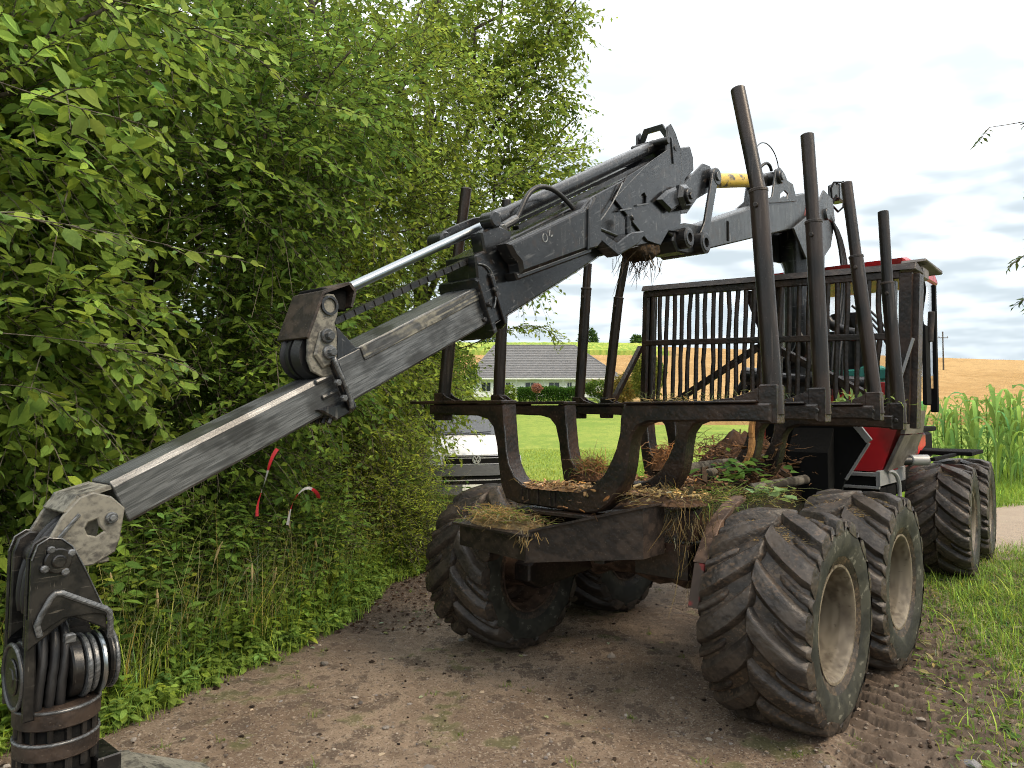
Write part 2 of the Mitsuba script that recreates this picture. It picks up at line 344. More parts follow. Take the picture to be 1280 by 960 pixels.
def f_lawn(p, n, uv):
    a = fbm(p.x * .35, p.y * .35, 3., 3); b = fbm(p.x * 2.5, p.y * 1.2, 5., 4); g = noise(p.x * 30, p.y * 16, 1.)
    k = mix((.125, .18, .024), (.19, .225, .036), smoothstep(.35, .66, a * .5 + b * .5))
    k = mix(k, (.095, .15, .025), smoothstep(.45, .85, noise(p.x * 11, p.y * 5, 1.) * .6 + g * .4) * .75)
    near = smoothstep(10.5, 8.6, p.y)
    return mix(k, mix((.075, .062, .035), (.10, .13, .03), smoothstep(.4, .6, b)), near)
scene['lawn_grass'] = pr(proc(dim(f_lawn, .80, .82, .9)), .9, 0., .15)
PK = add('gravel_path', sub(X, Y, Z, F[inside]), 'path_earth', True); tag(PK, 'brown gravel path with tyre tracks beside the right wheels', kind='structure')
LK = add('lawn', sub(X, Y, Z, F[~inside]), 'lawn_grass', True); tag(LK, 'mown green lawn and meadow rising gently towards the house', kind='structure')

# ---- fields on the rise
def field(poly, dx, dy, h, amp, bsdf, key, label, kind='structure'):
    P = sg.Polygon(poly); x0, y0, x1, y1 = P.bounds
    X, Y, F = grid(np.arange(x0, x1 + dx, dx), np.arange(y0, y1 + dy, dy))
    c = shapely.contains(P, shapely.points(X[F].mean(1), Y[F].mean(1)))
    F = F[c]
    hz = h * (1 + amp * (meshkit.fbm(np.stack([X * .9, Y * .9, 0 * X], -1), 3, 4) - .5))
    edge = sg.Polygon(poly).exterior
    d = shapely.distance(edge, shapely.points(X, Y))
    Z = zt(X, Y) + np.where(d < dx * .3, -.3, hz)
    k = add(key, sub(X, Y, Z, F), bsdf, False); tag(k, label, kind=kind)
def f_wheat(p, n, uv):
    u = p.x * .96 + p.y * .28
    a = fbm(p.x * .03, p.y * .03, 3., 3); b = fbm(p.x * .8, p.y * .5, 5., 4); g = noise(p.x * 6, p.y * 3, 1.)
    k = mix((.30, .185, .068), (.375, .245, .10), smoothstep(.35, .65, a * .5 + b * .5))
    k = mix(k, (.21, .12, .042), smoothstep(.62, .85, g) * .45)
    t = dr.abs(dr.sin(u * 3.14159 / 21))                       # the tramlines of the sprayer
    return mix(k, (.20, .13, .05), smoothstep(.07, .02, t) * .55)
scene['wheat'] = pr(proc(dim(f_wheat, .74, .745, .82)), .95, 0., .1)
field([(11, 58), (460, 58), (460, 290), (43, 290), (43, 188), (-80, 188), (-80, 135), (11, 135)], 1.5, 1.5, .75, .3, 'wheat', 'wheat_field', 'ripe golden wheat field on the rise behind the machine')
def f_crop(p, n, uv):
    a = fbm(p.x * .05, p.y * .05, 3., 3); g = noise(p.x * 2.4, p.y * .5, 1.)
    return mix((.13, .20, .035), (.24, .27, .055), smoothstep(.3, .7, a * .4 + g * .6))
scene['crop'] = pr(proc(f_crop), .95, 0., .1)
field([(-140, 190), (42, 190), (42, 290), (-140, 290)], 1.5, 1.5, 1.6, .5, 'crop', 'green_crop_field', 'green crop field along the crest behind the house')

# ================================================================ vegetation
def vary(base, n, r, amt=.22, hue=.12):
    """one colour per leaf: lighter and darker, greener and yellower leaves"""
    k = np.exp(r.normal(0, amt, (n, 1))); w = r.normal(0, hue, (n, 1))
    return np.clip(np.asarray(base) * k * np.hstack([1 + w, 1 + w * .35, 1 - w * .8]), .004, .8)
LEAF8 = (np.array([(0, 0, 0), (.28, .40, .05), (.62, .42, .03), (1, 0, -.10), (.62, -.42, .03), (.28, -.40, .05), (.30, 0, -.02), (.64, 0, -.05)]),
         np.array([(0, 6, 1), (6, 7, 1), (1, 7, 2), (7, 3, 2), (0, 5, 6), (5, 4, 7), (5, 7, 6), (4, 3, 7)]))
LEAF4 = (np.array([(0, 0, 0), (.46, .44, .06), (1, 0, -.08), (.46, -.44, .06), (.5, 0, -.03)]), np.array([(0, 4, 1), (1, 4, 2), (0, 3, 4), (3, 2, 4)]))
LEAF2 = (np.array([(0, 0, 0), (.5, .40, .05), (1, 0, -.08), (.5, -.40, .05)]), np.array([(0, 2, 1), (0, 3, 2)]))
def leaves(pos, dirv, nrm, size, width, col, tmpl=LEAF4):
    """many leaves as one mesh: (mesh, colour per vertex)"""
    V0, F0 = tmpl
    e = dirv / (np.linalg.norm(dirv, axis=1, keepdims=True) + 1e-9)
    b = np.cross(nrm, e); b /= np.linalg.norm(b, axis=1, keepdims=True) + 1e-9
    c = np.cross(e, b)
    n = len(pos); size = np.broadcast_to(size, (n,))[:, None, None]
    V = pos[:, None] + size * (V0[None, :, :1] * e[:, None] + width * V0[None, :, 1:2] * b[:, None] + V0[None, :, 2:] * c[:, None])
    Fs = (F0[None] + (np.arange(n) * len(V0))[:, None, None]).reshape(-1, 3)
    return tm(V.reshape(-1, 3), Fs), np.repeat(col, len(V0), 0)
def unit(r, n): v = r.normal(size=(n, 3)); return v / np.linalg.norm(v, axis=1, keepdims=True)
def tubes_fast(A, B, ra, rb):
    """many thin three-sided twigs as one mesh"""
    e = B - A; e /= np.linalg.norm(e, axis=1, keepdims=True) + 1e-9
    a = np.cross(e, [.3, .2, .93]); a /= np.linalg.norm(a, axis=1, keepdims=True) + 1e-9
    b = np.cross(e, a); V = []
    for P, r in ((A, ra), (B, rb)):
        for k in range(3): V.append(P + r * (math.cos(k * 2.094) * a + math.sin(k * 2.094) * b))
    V = np.stack(V, 1); n = len(A)
    f = np.array([(0, 1, 4), (0, 4, 3), (1, 2, 5), (1, 5, 4), (2, 0, 3), (2, 3, 5)])
    return tm(V.reshape(-1, 3), (f[None] + (np.arange(n) * 6)[:, None, None]).reshape(-1, 3))
def sprays(r, org, out, L, nl, size, col, width=.55, droop=.35, tmpl=LEAF4, up=.75, amt=.25):
    """leafy twigs: each starts at org, runs along out and carries nl leaves; returns leaves and twig wood"""
    n = len(org)
    out = out / (np.linalg.norm(out, axis=1, keepdims=True) + 1e-9)
    L = np.broadcast_to(L, (n,))
    tip = out * L[:, None]; sag = np.zeros((n, 3)); sag[:, 2] = -droop * L
    s = (np.arange(nl) + .8) / nl
    P = org[:, None] + tip[:, None] * s[None, :, None] + sag[:, None] * (s ** 2)[None, :, None]
    tdir = tip[:, None] + sag[:, None] * 2 * s[None, :, None]
    tdir /= np.linalg.norm(tdir, axis=2, keepdims=True)
    side = np.cross(tdir, np.array([0, 0, 1.]) + r.normal(0, .25, (n, 1, 3))); side /= np.linalg.norm(side, axis=2, keepdims=True) + 1e-9
    sg_ = np.where((np.arange(nl) + r.integers(0, 2, (n, 1))) % 2 == 0, 1., -1.)
    d = tdir * .55 + side * sg_[..., None] * .85 + r.normal(0, .28, (n, nl, 3)); d[..., 2] -= .18
    nr = np.array([0, 0, up]) + unit(r, n * nl).reshape(n, nl, 3) * .62 + out[:, None] * .18
    sz = size * np.exp(r.normal(0, .22, (n, nl))) * (.75 + .4 * np.sin(np.pi * s))[None]
    c = vary(col, n * nl, r, amt * .55)
    c *= np.repeat(np.exp(r.normal(0, amt * .8, (n, 1))), nl, 0)
    m, vc = leaves(P.reshape(-1, 3), d.reshape(-1, 3), nr.reshape(-1, 3), sz.reshape(-1), width, c, tmpl)
    h = org + tip * .5 + sag * .25
    w = cat(tubes_fast(org, h, .0045, .0035), tubes_fast(h, org + tip + sag, .0035, .0018))
    return m, vc, w
def crown_points(r, clumps, n, hollow=.55):
    """points in a crown of ellipsoid clumps (centre, radii, weight), more of them outside, and the outward direction"""
    w = np.array([c[2] for c in clumps], float); k = r.choice(len(clumps), n, p=w / w.sum())
    C = np.array([c[0] for c in clumps], float)[k]; R = np.array([c[1] for c in clumps], float)[k]
    d = unit(r, n); q = (hollow ** 3 + (1 - hollow ** 3) * r.random(n)) ** (1 / 3)
    return C + d * R * q[:, None], d
def limb(a, b, r0, r1, r, n=9, sag=.0):
    a, b = np.array(a, float), np.array(b, float); s = np.linspace(0, 1, n)[:, None]
    P = a + (b - a) * s; L = np.linalg.norm(b - a)
    P += (r.normal(0, .035, (n, 3)) * L * np.sin(np.pi * s)); P[:, 2:] += sag * L * np.sin(np.pi * s)
    return tube(P, np.linspace(r0, r1, n), 8)
def tree(key, label, foot, top, clumps, n, size, col, seed, group=None, L=.5, nl=9, r0=.14, hollow=.5, droop=.3, width=.56, tmpl=LEAF4, cat_='tree', amt=.3, limbs=True):
    r = np.random.default_rng(seed)
    k = thing(key, label, cat_, group)
    foot, top = np.array(foot, float), np.array(top, float)
    foot[2] = float(ground_z(np.array([foot[0]]), np.array([foot[1]]))[0]) - .05
    s = np.linspace(0, 1, 12)[:, None]
    P = foot + (top - foot) * s + r.normal(0, .03, (12, 3)) * np.array([1, 1, 0]) * np.linalg.norm(top - foot) * s * .6
    add(k + '__trunk', tube(P, np.linspace(r0, r0 * .25, 12) + r0 * .35 * np.exp(-np.linspace(0, 1, 12) * 12), 10), 'bark', True)
    if limbs:
        for c, R, w in clumps:
            c = np.array(c, float); h = np.clip((c[2] - foot[2]) / (top[2] - foot[2]) - .28, .12, .85)
            q = P[int(h * 11)]
            add(k + '__branch', limb(q, c + (c - q) * .25, r0 * .34, .010, r, 9, .06), 'bark', True)
    org, out = crown_points(r, clumps, n, hollow)
    keep = org[:, 2] > .15 + zt(org[:, 0], org[:, 1])
    org, out = org[keep], out[keep]
    out = out + np.array([0, 0, .12]) + r.normal(0, .4, out.shape)
    m, vc, wd = sprays(r, org, out, L * np.exp(r.normal(0, .25, len(org))), nl, size, col, width, droop, tmpl, amt=amt)
    f = add(k + '__foliage', m, 'leaf', False, None, vc); labels[f] = {'kind': 'stuff'}
    add(k + '__twig', wd, 'bark', False); labels[list(scene)[-1]] = {'kind': 'stuff'}
    return k
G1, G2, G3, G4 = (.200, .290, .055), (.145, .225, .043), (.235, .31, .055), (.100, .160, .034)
WOOD = 'trees of the wood edge on the left'
tree('broadleaf_tree', 'dark green broadleaf tree at the far left edge, big oval leaves', (-4.9, 5.0, 0), (-4.5, 5.0, 5.2),
     [((-4.3, 4.9, 3.6), (1.5, 1.3, 1.2), 3), ((-3.6, 4.7, 2.5), (1.1, 1.0, .9), 2.2), ((-3.2, 4.3, 3.6), (.8, .8, .7), 1.4), ((-4.4, 4.3, 1.9), (1.2, .8, .8), 1.5), ((-4.2, 4.6, 4.9), (1.4, 1.2, .9), 1.7), ((-3.0, 4.9, 4.5), (.9, .9, .7), 1.2), ((-3.7, 4.9, 1.6), (.8, .8, .6), .8)], 2900, .100, G1, 11, WOOD, .42, 9, .13, .35, .32, .60, LEAF8)
tree('broadleaf_tree', 'mid green broadleaf tree behind the tip of the crane boom', (-4.0, 7.2, 0), (-3.7, 7.2, 6.0),
     [((-3.3, 6.9, 3.0), (1.3, 1.2, 1.1), 2.2), ((-2.5, 6.6, 3.9), (1.0, 1.0, .8), 1.6), ((-3.2, 6.9, 4.8), (1.4, 1.2, 1.1), 2.2), ((-2.2, 7.2, 2.5), (.8, .9, .8), 1.3), ((-3.0, 6.6, 1.9), (1.0, .8, .7), 1.2), ((-2.0, 7.0, 4.9), (.9, .9, .8), 1.2), ((-3.4, 6.9, 6.2), (1.3, 1.2, .9), 1.2)], 3300, .092, G2, 12, WOOD, .42, 9, .14, .35)
tree('broadleaf_tree', 'light green broadleaf tree behind the chain sheave of the boom', (-3.2, 10.2, 0), (-2.9, 10.2, 8.2),
     [((-2.6, 9.6, 3.0), (1.2, 1.2, 1.2), 1.8), ((-1.9, 9.3, 4.6), (1.2, 1.1, 1.0), 1.9), ((-2.7, 9.8, 5.6), (1.5, 1.3, 1.2), 1.5), ((-1.5, 9.8, 6.2), (1.2, 1.2, .9), 1.5), ((-2.4, 9.4, 1.7), (1.1, .8, .8), 1.2), ((-2.6, 9.8, 7.2), (1.5, 1.3, .9), .9), ((-1.9, 9.6, 2.6), (.7, .7, .8), .8)], 3500, .088, G3, 13, WOOD, .48, 9, .16, .35)
tree('broadleaf_tree', 'tall light green tree whose crown ends against the sky above the crane', (-1.9, 13.6, 0), (-1.5, 13.4, 10.6),
     [((-2.2, 12.8, 4.2), (1.4, 1.4, 1.4), 1.6), ((-.4, 12.6, 5.6), (1.2, 1.2, .9), 1.5), ((-1.2, 12.9, 7.0), (1.6, 1.4, 1.2), 1.9), ((.2, 12.8, 7.6), (.75, .9, .7), .9), ((-.3, 12.8, 9.0), (1.2, 1.2, .9), 1.2), ((-1.7, 12.8, 9.4), (1.6, 1.4, 1.1), 1.3), ((-.2, 12.5, 4.7), (.9, .8, .5), .9), ((-2.0, 12.6, 3.0), (1.0, .8, .8), .9), ((.55, 12.9, 6.3), (.7, .6, .35), .5), ((.75, 12.9, 8.9), (.5, .6, .5), .4), ((-1.9, 12.6, 2.2), (1.2, .9, .9), 1.1)], 3900, .105, G3, 14, WOOD, .55, 9, .20, .3)
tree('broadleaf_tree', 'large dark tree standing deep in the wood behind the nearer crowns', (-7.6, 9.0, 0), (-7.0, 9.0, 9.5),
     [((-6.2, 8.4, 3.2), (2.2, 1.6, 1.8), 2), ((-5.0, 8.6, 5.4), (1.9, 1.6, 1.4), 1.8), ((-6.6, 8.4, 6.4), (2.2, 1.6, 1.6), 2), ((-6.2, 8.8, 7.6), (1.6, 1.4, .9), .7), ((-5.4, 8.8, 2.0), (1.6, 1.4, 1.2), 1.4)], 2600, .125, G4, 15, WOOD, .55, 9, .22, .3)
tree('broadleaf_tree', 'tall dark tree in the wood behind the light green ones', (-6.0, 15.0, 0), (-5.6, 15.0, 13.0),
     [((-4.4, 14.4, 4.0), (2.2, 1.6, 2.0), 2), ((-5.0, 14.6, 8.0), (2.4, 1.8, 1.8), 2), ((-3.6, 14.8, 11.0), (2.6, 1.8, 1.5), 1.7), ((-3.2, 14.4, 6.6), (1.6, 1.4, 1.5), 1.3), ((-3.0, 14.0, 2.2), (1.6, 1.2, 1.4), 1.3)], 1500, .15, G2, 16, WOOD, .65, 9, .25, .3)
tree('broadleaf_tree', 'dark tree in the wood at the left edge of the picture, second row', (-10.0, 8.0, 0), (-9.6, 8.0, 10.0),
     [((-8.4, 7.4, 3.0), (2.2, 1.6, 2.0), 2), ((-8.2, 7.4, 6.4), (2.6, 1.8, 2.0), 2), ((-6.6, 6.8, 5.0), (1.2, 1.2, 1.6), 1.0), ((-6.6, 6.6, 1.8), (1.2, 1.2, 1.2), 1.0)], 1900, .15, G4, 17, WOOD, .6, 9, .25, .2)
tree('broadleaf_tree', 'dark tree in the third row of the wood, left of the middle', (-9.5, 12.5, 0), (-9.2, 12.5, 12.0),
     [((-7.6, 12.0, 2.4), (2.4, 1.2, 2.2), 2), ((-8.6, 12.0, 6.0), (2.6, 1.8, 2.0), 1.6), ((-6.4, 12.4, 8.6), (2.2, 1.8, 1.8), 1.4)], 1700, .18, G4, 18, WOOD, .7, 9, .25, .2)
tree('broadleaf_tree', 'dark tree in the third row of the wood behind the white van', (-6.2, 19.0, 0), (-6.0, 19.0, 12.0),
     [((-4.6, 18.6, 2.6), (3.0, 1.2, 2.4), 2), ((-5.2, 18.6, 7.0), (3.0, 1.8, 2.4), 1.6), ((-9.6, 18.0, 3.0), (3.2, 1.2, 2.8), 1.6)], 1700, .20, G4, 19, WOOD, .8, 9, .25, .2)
# branches that reach in from a tree beside the camera, their leaves large in the picture
def big_branch(owner, pts, seed, size, ntw, col):
    r = np.random.default_rng(seed); pts = np.array(pts); pts[1:-1] += r.normal(0, .09, (len(pts) - 2, 3)); P = curve(pts, 22)
    add(owner + '__branch', tube(P, np.linspace(.007, .0018, 22), 6), 'bark', True)
    idx = r.integers(1, 22, ntw); org = P[idx]; tang = P[np.minimum(idx + 1, 21)] - P[np.maximum(idx - 1, 0)]
    tang /= np.linalg.norm(tang, axis=1, keepdims=True)
    out = tang * .8 + unit(r, ntw) * .75; out[:, 2] = out[:, 2] * .5 - .08
    L = r.uniform(.14, .32, ntw)
    for o, d, l in zip(org, out, L):
        m, vc, w = sprays(r, o[None], d[None], l, 7, size, col, .60, .2, LEAF8, amt=.22)
        f = np.asarray(m.faces).reshape(7, 8, 3)
        if BIG[0] > 290: REST.append((m, vc))
        for q in range(7):
            if BIG[0] <= 290:
                mm = tm(m.vertices[q * 8:q * 8 + 8], LEAF8[1]); add(owner + '__leaf', mm, 'leaf', True, None, vc[q * 8:q * 8 + 8]); BIG[0] += 1
        add(owner + '__twig', w, 'bark', False)
BIG, REST = [0], []
ov = thing('overhanging_tree', 'tree left of the camera whose twigs with large pale green leaves hang into view', 'tree')
add(ov + '__trunk', tube(curve([(-4.6, 2.2, -.1), (-4.5, 2.3, 2.0), (-4.2, 2.4, 4.2)], 14), np.linspace(.12, .07, 14), 10), 'bark', True)
for q, (pts, nt) in enumerate([([(-4.3, 2.4, 3.4), (-3.1, 2.9, 3.55), (-2.35, 3.1, 3.30), (-1.78, 3.2, 3.22)], 7), ([(-4.4, 2.4, 3.0), (-3.0, 3.1, 2.75), (-2.2, 3.5, 2.75), (-1.62, 3.7, 2.72)], 8), ([(-4.4, 2.4, 2.8), (-3.2, 3.2, 2.35), (-2.5, 3.7, 2.32), (-1.75, 4.0, 2.14)], 9), ([(-4.4, 2.4, 2.4), (-3.4, 3.2, 2.0), (-2.7, 3.8, 1.95), (-2.15, 4.1, 1.62)], 9), ([(-4.3, 2.4, 3.8), (-3.0, 3.2, 4.05), (-2.0, 3.7, 3.95), (-1.1, 4.0, 3.62)], 9)]):
    big_branch(ov, pts, 60 + q, .072, nt * 3, (.25, .34, .08))
f = add(ov + '__foliage', cat([x[0] for x in REST]), 'leaf', False, None, np.vstack([x[1] for x in REST])); labels[f] = {'kind': 'stuff'}
# a branch of the light green tree against the sky, and one in front of the van
r_ = np.random.default_rng(77)
def spray_on(owner, pts, seed, size, ntw, col, L=.3, tmpl=LEAF4, r0=.012):
    r = np.random.default_rng(seed); P = curve(pts, 20); add(owner + '__branch', tube(P, np.linspace(r0, .003, 20), 6), 'bark', True)
    idx = r.integers(4, 20, ntw); out = (P[idx] - P[idx - 3]); out /= np.linalg.norm(out, axis=1, keepdims=True); out = out + unit(r, ntw) * .8
    m, vc, w = sprays(r, P[idx], out, r.uniform(.6, 1.2, ntw) * L, 8, size, col, .55, .3, tmpl)
    f = add(owner + '__foliage', m, 'leaf', False, None, vc); labels[f] = {'kind': 'stuff'}
    add(owner + '__twig', w, 'bark', False); labels[list(scene)[-1]] = {'kind': 'stuff'}
spray_on('broadleaf_tree_002', [(-1.6, 9.6, 4.3), (-.5, 9.2, 4.6), (.2, 9.1, 5.0), (.78, 9.0, 5.2)], 31, .075, 46, G3, .36)
spray_on('broadleaf_tree_003', [(-1.2, 12.8, 3.0), (-.2, 12.6, 3.3), (.35, 12.5, 3.4), (.72, 12.5, 3.25)], 32, .075, 46, G3, .36)
spray_on('broadleaf_tree_003', [(-1.6, 12.8, 2.6), (-.9, 11.6, 2.3), (-.5, 11.0, 2.05), (-.2, 10.6, 1.75)], 33, .07, 34, G3, .26)
spray_on('broadleaf_tree_003', [(-1.2, 12.9, 7.6), (.1, 12.8, 8.0), (.7, 12.8, 7.7), (1.05, 12.7, 7.3)], 34, .09, 60, G2, .42)
spray_on('broadleaf_tree_003', [(-1.0, 12.9, 9.0), (.2, 12.8, 9.5), (.7, 12.8, 9.3), (.95, 12.8, 8.8)], 35, .09, 50, G3, .42)

# ---- shrubs in front of the wood
SH = 'shrubs along the verge'
def shrub(label, c, R, n, size, col, seed, L=.3, width=.5, tmpl=LEAF4, up=.7, nl=8):
    c = np.array(c, float)
    return tree('shrub', label, (c[0], c[1], 0), (c[0], c[1], c[2] + R[2] * .5), [(c, R, 1), ((c[0] + R[0] * .3, c[1] - R[1] * .5, c[2] * .55), (R[0] * .8, R[1] * .6, c[2] * .5), .8), ((c[0] - R[0] * .5, c[1], c[2] * 1.1), (R[0] * .6, R[1] * .6, R[2] * .6), .4)], n, size, col, seed, SH, L, nl, .035, .3, .2, width, tmpl, 'shrub')
shrub('dark leafy shrub below the boom tip at the left edge', (-4.1, 4.9, .75), (.8, .55, .7), 900, .080, G2, 21)
shrub('dense dark shrub behind the hanging rotator', (-3.5, 5.8, .85), (.8, .6, .8), 950, .078, G2, 22)
shrub('dark shrub holding the red and white tape', (-2.95, 6.6, .95), (.7, .6, .85), 950, .074, G2, 23)
shrub('mid green shrub right of the barrier tape', (-2.5, 7.8, .95), (.7, .7, .95), 1100, .070, G1, 24)
shrub('bright yellow green fine-leaved shrub beside the left rear wheel', (-1.48, 9.2, .80), (.50, .65, .80), 1600, .050, (.31, .37, .06), 25, .26, .36)
shrub('light green shrub in front of the white van', (-1.70, 10.2, 1.0), (.55, .7, .75), 1200, .055, (.27, .34, .055), 26, .28, .42)
shrub('tall light green shrub between the wood and the van', (-2.5, 10.9, 1.6), (.8, .9, 1.3), 1400, .075, G3, 27)

# ---- the verge: nettles, tall grass, herbs
r = np.random.default_rng(90)
def verge_points(n, d0, d1, y0=3.6, y1=10.5):
    P = np.column_stack([r.uniform(-5.2, -.6, n * 40), r.uniform(y0, y1, n * 40)])
    d = path_d(P[:, 0], P[:, 1]); return P[(d < d0) & (d > d1)][:n]
def nettle(P, h, seed, size, col):
    """an upright stem with pairs of leaves set crosswise"""
    q = np.random.default_rng(seed); n = len(P); z = ground_z(P[:, 0], P[:, 1])
    A = np.column_stack([P, z]); lean = q.normal(0, .16, (n, 2)); B = A + np.column_stack([lean[:, 0] * h, lean[:, 1] * h - .05, h])
    nl = 9; s = (np.arange(nl) + 1.2) / (nl + .2)
    pos = A[:, None] + (B - A)[:, None] * s[None, :, None]
    az = q.uniform(0, 6.28, (n, 1)) + np.arange(nl)[None] * 1.5708
    ms = []
    for sg_ in (0, np.pi):
        d = np.stack([np.cos(az + sg_), np.sin(az + sg_), q.normal(-.12, .2, az.shape)], -1)
        nr = np.stack([q.normal(0, .25, az.shape), q.normal(0, .25, az.shape), np.ones(az.shape)], -1)
        ms.append(leaves(pos.reshape(-1, 3), d.reshape(-1, 3), nr.reshape(-1, 3), (size * (1.15 - .75 * np.abs(s - .45)))[None].repeat(n, 0).ravel() * np.exp(q.normal(0, .15, n * nl)), .55, np.repeat(vary(col, n, q, .25), nl, 0) * np.exp(q.normal(0, .12, (n * nl, 1))), LEAF8))
    st, c = tubes_fast(A, B, .0035, .002), np.tile(np.array([[.10, .13, .03]]), (n * 6, 1))
    return cat(ms[0][0], ms[1][0], st), np.vstack([ms[0][1], ms[1][1], c])
def blades(P, z, h, w, seed, col, lean=.45, seg=4, head=False, amt=.3, hue=.15):
    """arching grass blades"""
    q = np.random.default_rng(seed); n = len(P); h = h * np.exp(q.normal(0, .3, n)); az = q.uniform(0, 6.28, n); ln = np.abs(q.normal(lean, lean * .5, n))
    s = np.linspace(0, 1, seg); D = np.stack([np.cos(az), np.sin(az)], 1); W = np.stack([-np.sin(az), np.cos(az)], 1)
    up = s[None] * (1 - .35 * ln[:, None] * s[None]); fw = ln[:, None] * s[None] ** 2
    C = np.concatenate([P[:, None] + D[:, None] * (fw * h[:, None])[..., None], (z[:, None] + up * h[:, None])[..., None]], -1)
    wd = w * (1 - s ** 1.7) + w * .04
    off = np.concatenate([W[:, None] * wd[None, :, None] / 2, np.zeros((n, seg, 1))], -1)
    V = np.stack([C - off, C + off], 2).reshape(-1, 3)
    i = np.arange(seg - 1); f = np.concatenate([np.stack([2 * i, 2 * i + 1, 2 * i + 3], 1), np.stack([2 * i, 2 * i + 3, 2 * i + 2], 1)])
    return tm(V, (f[None] + (np.arange(n) * seg * 2)[:, None, None]).reshape(-1, 3)), np.repeat(vary(col, n, q, amt, hue), seg * 2, 0)
def stuff(key, label, parts, bsdf='blade', smooth=False):
    k = add(key, cat([p[0] for p in parts]), bsdf, smooth, None, np.vstack([p[1] for p in parts])); tag(k, label, kind='stuff'); return k
stuff('nettle_patch', 'nettles and leafy herbs crowding the verge below the trees', [nettle(verge_points(520, -.22, -1.3), r.uniform(.5, 1.15, 520), 91, .12, (.15, .25, .05)), nettle(verge_points(300, -.18, -1.0), r.uniform(.45, .95, 300), 191, .085, (.24, .31, .06)), nettle(verge_points(520, -.04, -.6), r.uniform(.15, .5, 520), 92, .085, (.21, .31, .055)), nettle(verge_points(260, .14, -.1), r.uniform(.05, .16, 260), 192, .075, (.24, .34, .07))], 'leaf')
P1, P2, P3 = verge_points(6500, -.03, -.9), verge_points(2400, -.10, -.9), verge_points(4600, .20, -.30)
stuff('verge_grass', 'long green and straw coloured grass along the left edge of the path', [blades(P1, ground_z(P1[:, 0], P1[:, 1]), .46, .0075, 93, (.22, .30, .055), .55, amt=.4, hue=.25), blades(P2, ground_z(P2[:, 0], P2[:, 1]), .74, .0055, 94, (.42, .36, .15), .42, amt=.35, hue=.22), blades(P3, ground_z(P3[:, 0], P3[:, 1]), .12, .006, 95, (.22, .31, .055), .6)])
ORD = 'first second third fourth fifth sixth seventh eighth ninth tenth eleventh twelfth thirteenth fourteenth fifteenth sixteenth seventeenth eighteenth nineteenth twentieth'.split()
ORD += ['twenty-' + o for o in ORD[:9]] + ['thirtieth']
# single straw stalks with seed heads
def stalk(base, h, lean, seed):
    q = np.random.default_rng(seed); x, y = base; z = float(ground_z(np.array([x]), np.array([y]))[0]); i = int(STALKS.pop(0))
    P = curve([(x, y, z), (x + lean * .2, y, z + h * .55), (x + lean * .5, y - .02, z + h * .92), (x + lean * .72, y - .03, z + h * 1.04)], 16)
    k = thing('grass_stalk', f'straw coloured grass stalk with a seed head on the verge, {ORD[i]} from the left', 'grass stalk', 'seed-bearing grass stalks on the verge')
    add(k + '__stem', tube(P, np.linspace(.0028, .0014, 16), 5), 'straw', True)
    hd = P[12:]; add(k + '__seed_head', rough(tube(curve(hd, 14), .0085 * np.sin(np.linspace(.25, 3.0, 14)) + .002, 7), .002, 90, seed), 'straw', True)
scene['straw'] = pr((.42, .33, .16), .8, 0., .15)
SP = np.array([verge_points(1, -.10, -.55, 4.4, 7.4)[0] for q in range(11)])
STALKS = list(np.argsort(np.argsort(SP[:, 0] / SP[:, 1])))
for q in range(11): stalk(SP[q], r.uniform(.55, .95), r.uniform(-.25, .3), 500 + q)

# ---- grass on the right of the path and on the lawn
def zone_points(n, x0, x1, y0, y1, d0=-.0, seed=1, power=1.0):
    q = np.random.default_rng(seed); y = y0 + (y1 - y0) * q.random(n * 3) ** power; x = q.uniform(x0, x1, n * 3)
    d = path_d(x, y); ok = (d < d0) & (np.abs(x) < .76 * y + .4) & (x > -.6)
    return np.column_stack([x, y])[ok][:n], d[ok][:n]
PR, dR = zone_points(52000, 2.2, 9, 3.9, 10.5, .50, 3)
q_ = np.random.default_rng(8); keep = q_.random(len(PR)) < np.clip(.07 + .20 * sm(.45, .0, dR) + .73 * sm(.05, -.55, dR), 0, 1) * (.35 + .65 * sm(.36, .56, meshkit.fbm(np.column_stack([PR * 1.6, 0 * PR[:, 0]]), 3, 5)))
PR = PR[keep]
PS, _ = zone_points(2600, 2.2, 6, 3.9, 9, .45, 4)
PF, _ = zone_points(30000, 3, 24, 12.8, 26, -.05, 6, 1.3)
PL, _ = zone_points(17000, -.4, 9, 17.5, 34, -.05, 7, 1.2)
stuff('grass', 'short green grass right of the machine and along the lane', [blades(PR, ground_z(PR[:, 0], PR[:, 1]), .054, .0065, 96, (.17, .26, .05), .5, 3, amt=.4, hue=.22), blades(PR[::6], ground_z(PR[::6, 0], PR[::6, 1]), .06, .007, 196, (.40, .34, .17), .9, 3), blades(PR[::9], ground_z(PR[::9, 0], PR[::9, 1]), .15, .008, 197, (.25, .36, .06), .6, 4), blades(PF, zt(PF[:, 0], PF[:, 1]), .20, .016, 97, (.20, .30, .05), .5, 3), blades(PL, zt(PL[:, 0], PL[:, 1]), .09, .014, 98, (.26, .33, .055), .5, 3)])
# flattened cuttings and broad weeds by the tracks
n = len(PS); q_ = np.random.default_rng(12); zz = ground_z(PS[:, 0], PS[:, 1])
d_ = unit(q_, n); d_[:, 2] *= .25; nn = unit(q_, n) * .5 + [0, 0, 1]
stuff('weeds', 'broad weed leaves and pale cuttings lying at the grass edge', [leaves(np.column_stack([PS, zz + .02]), d_, nn, q_.uniform(.03, .085, n), .5, np.where(q_.random((n, 1)) < .35, vary((.30, .27, .14), n, q_), vary((.14, .21, .05), n, q_)), LEAF8)], 'leaf')

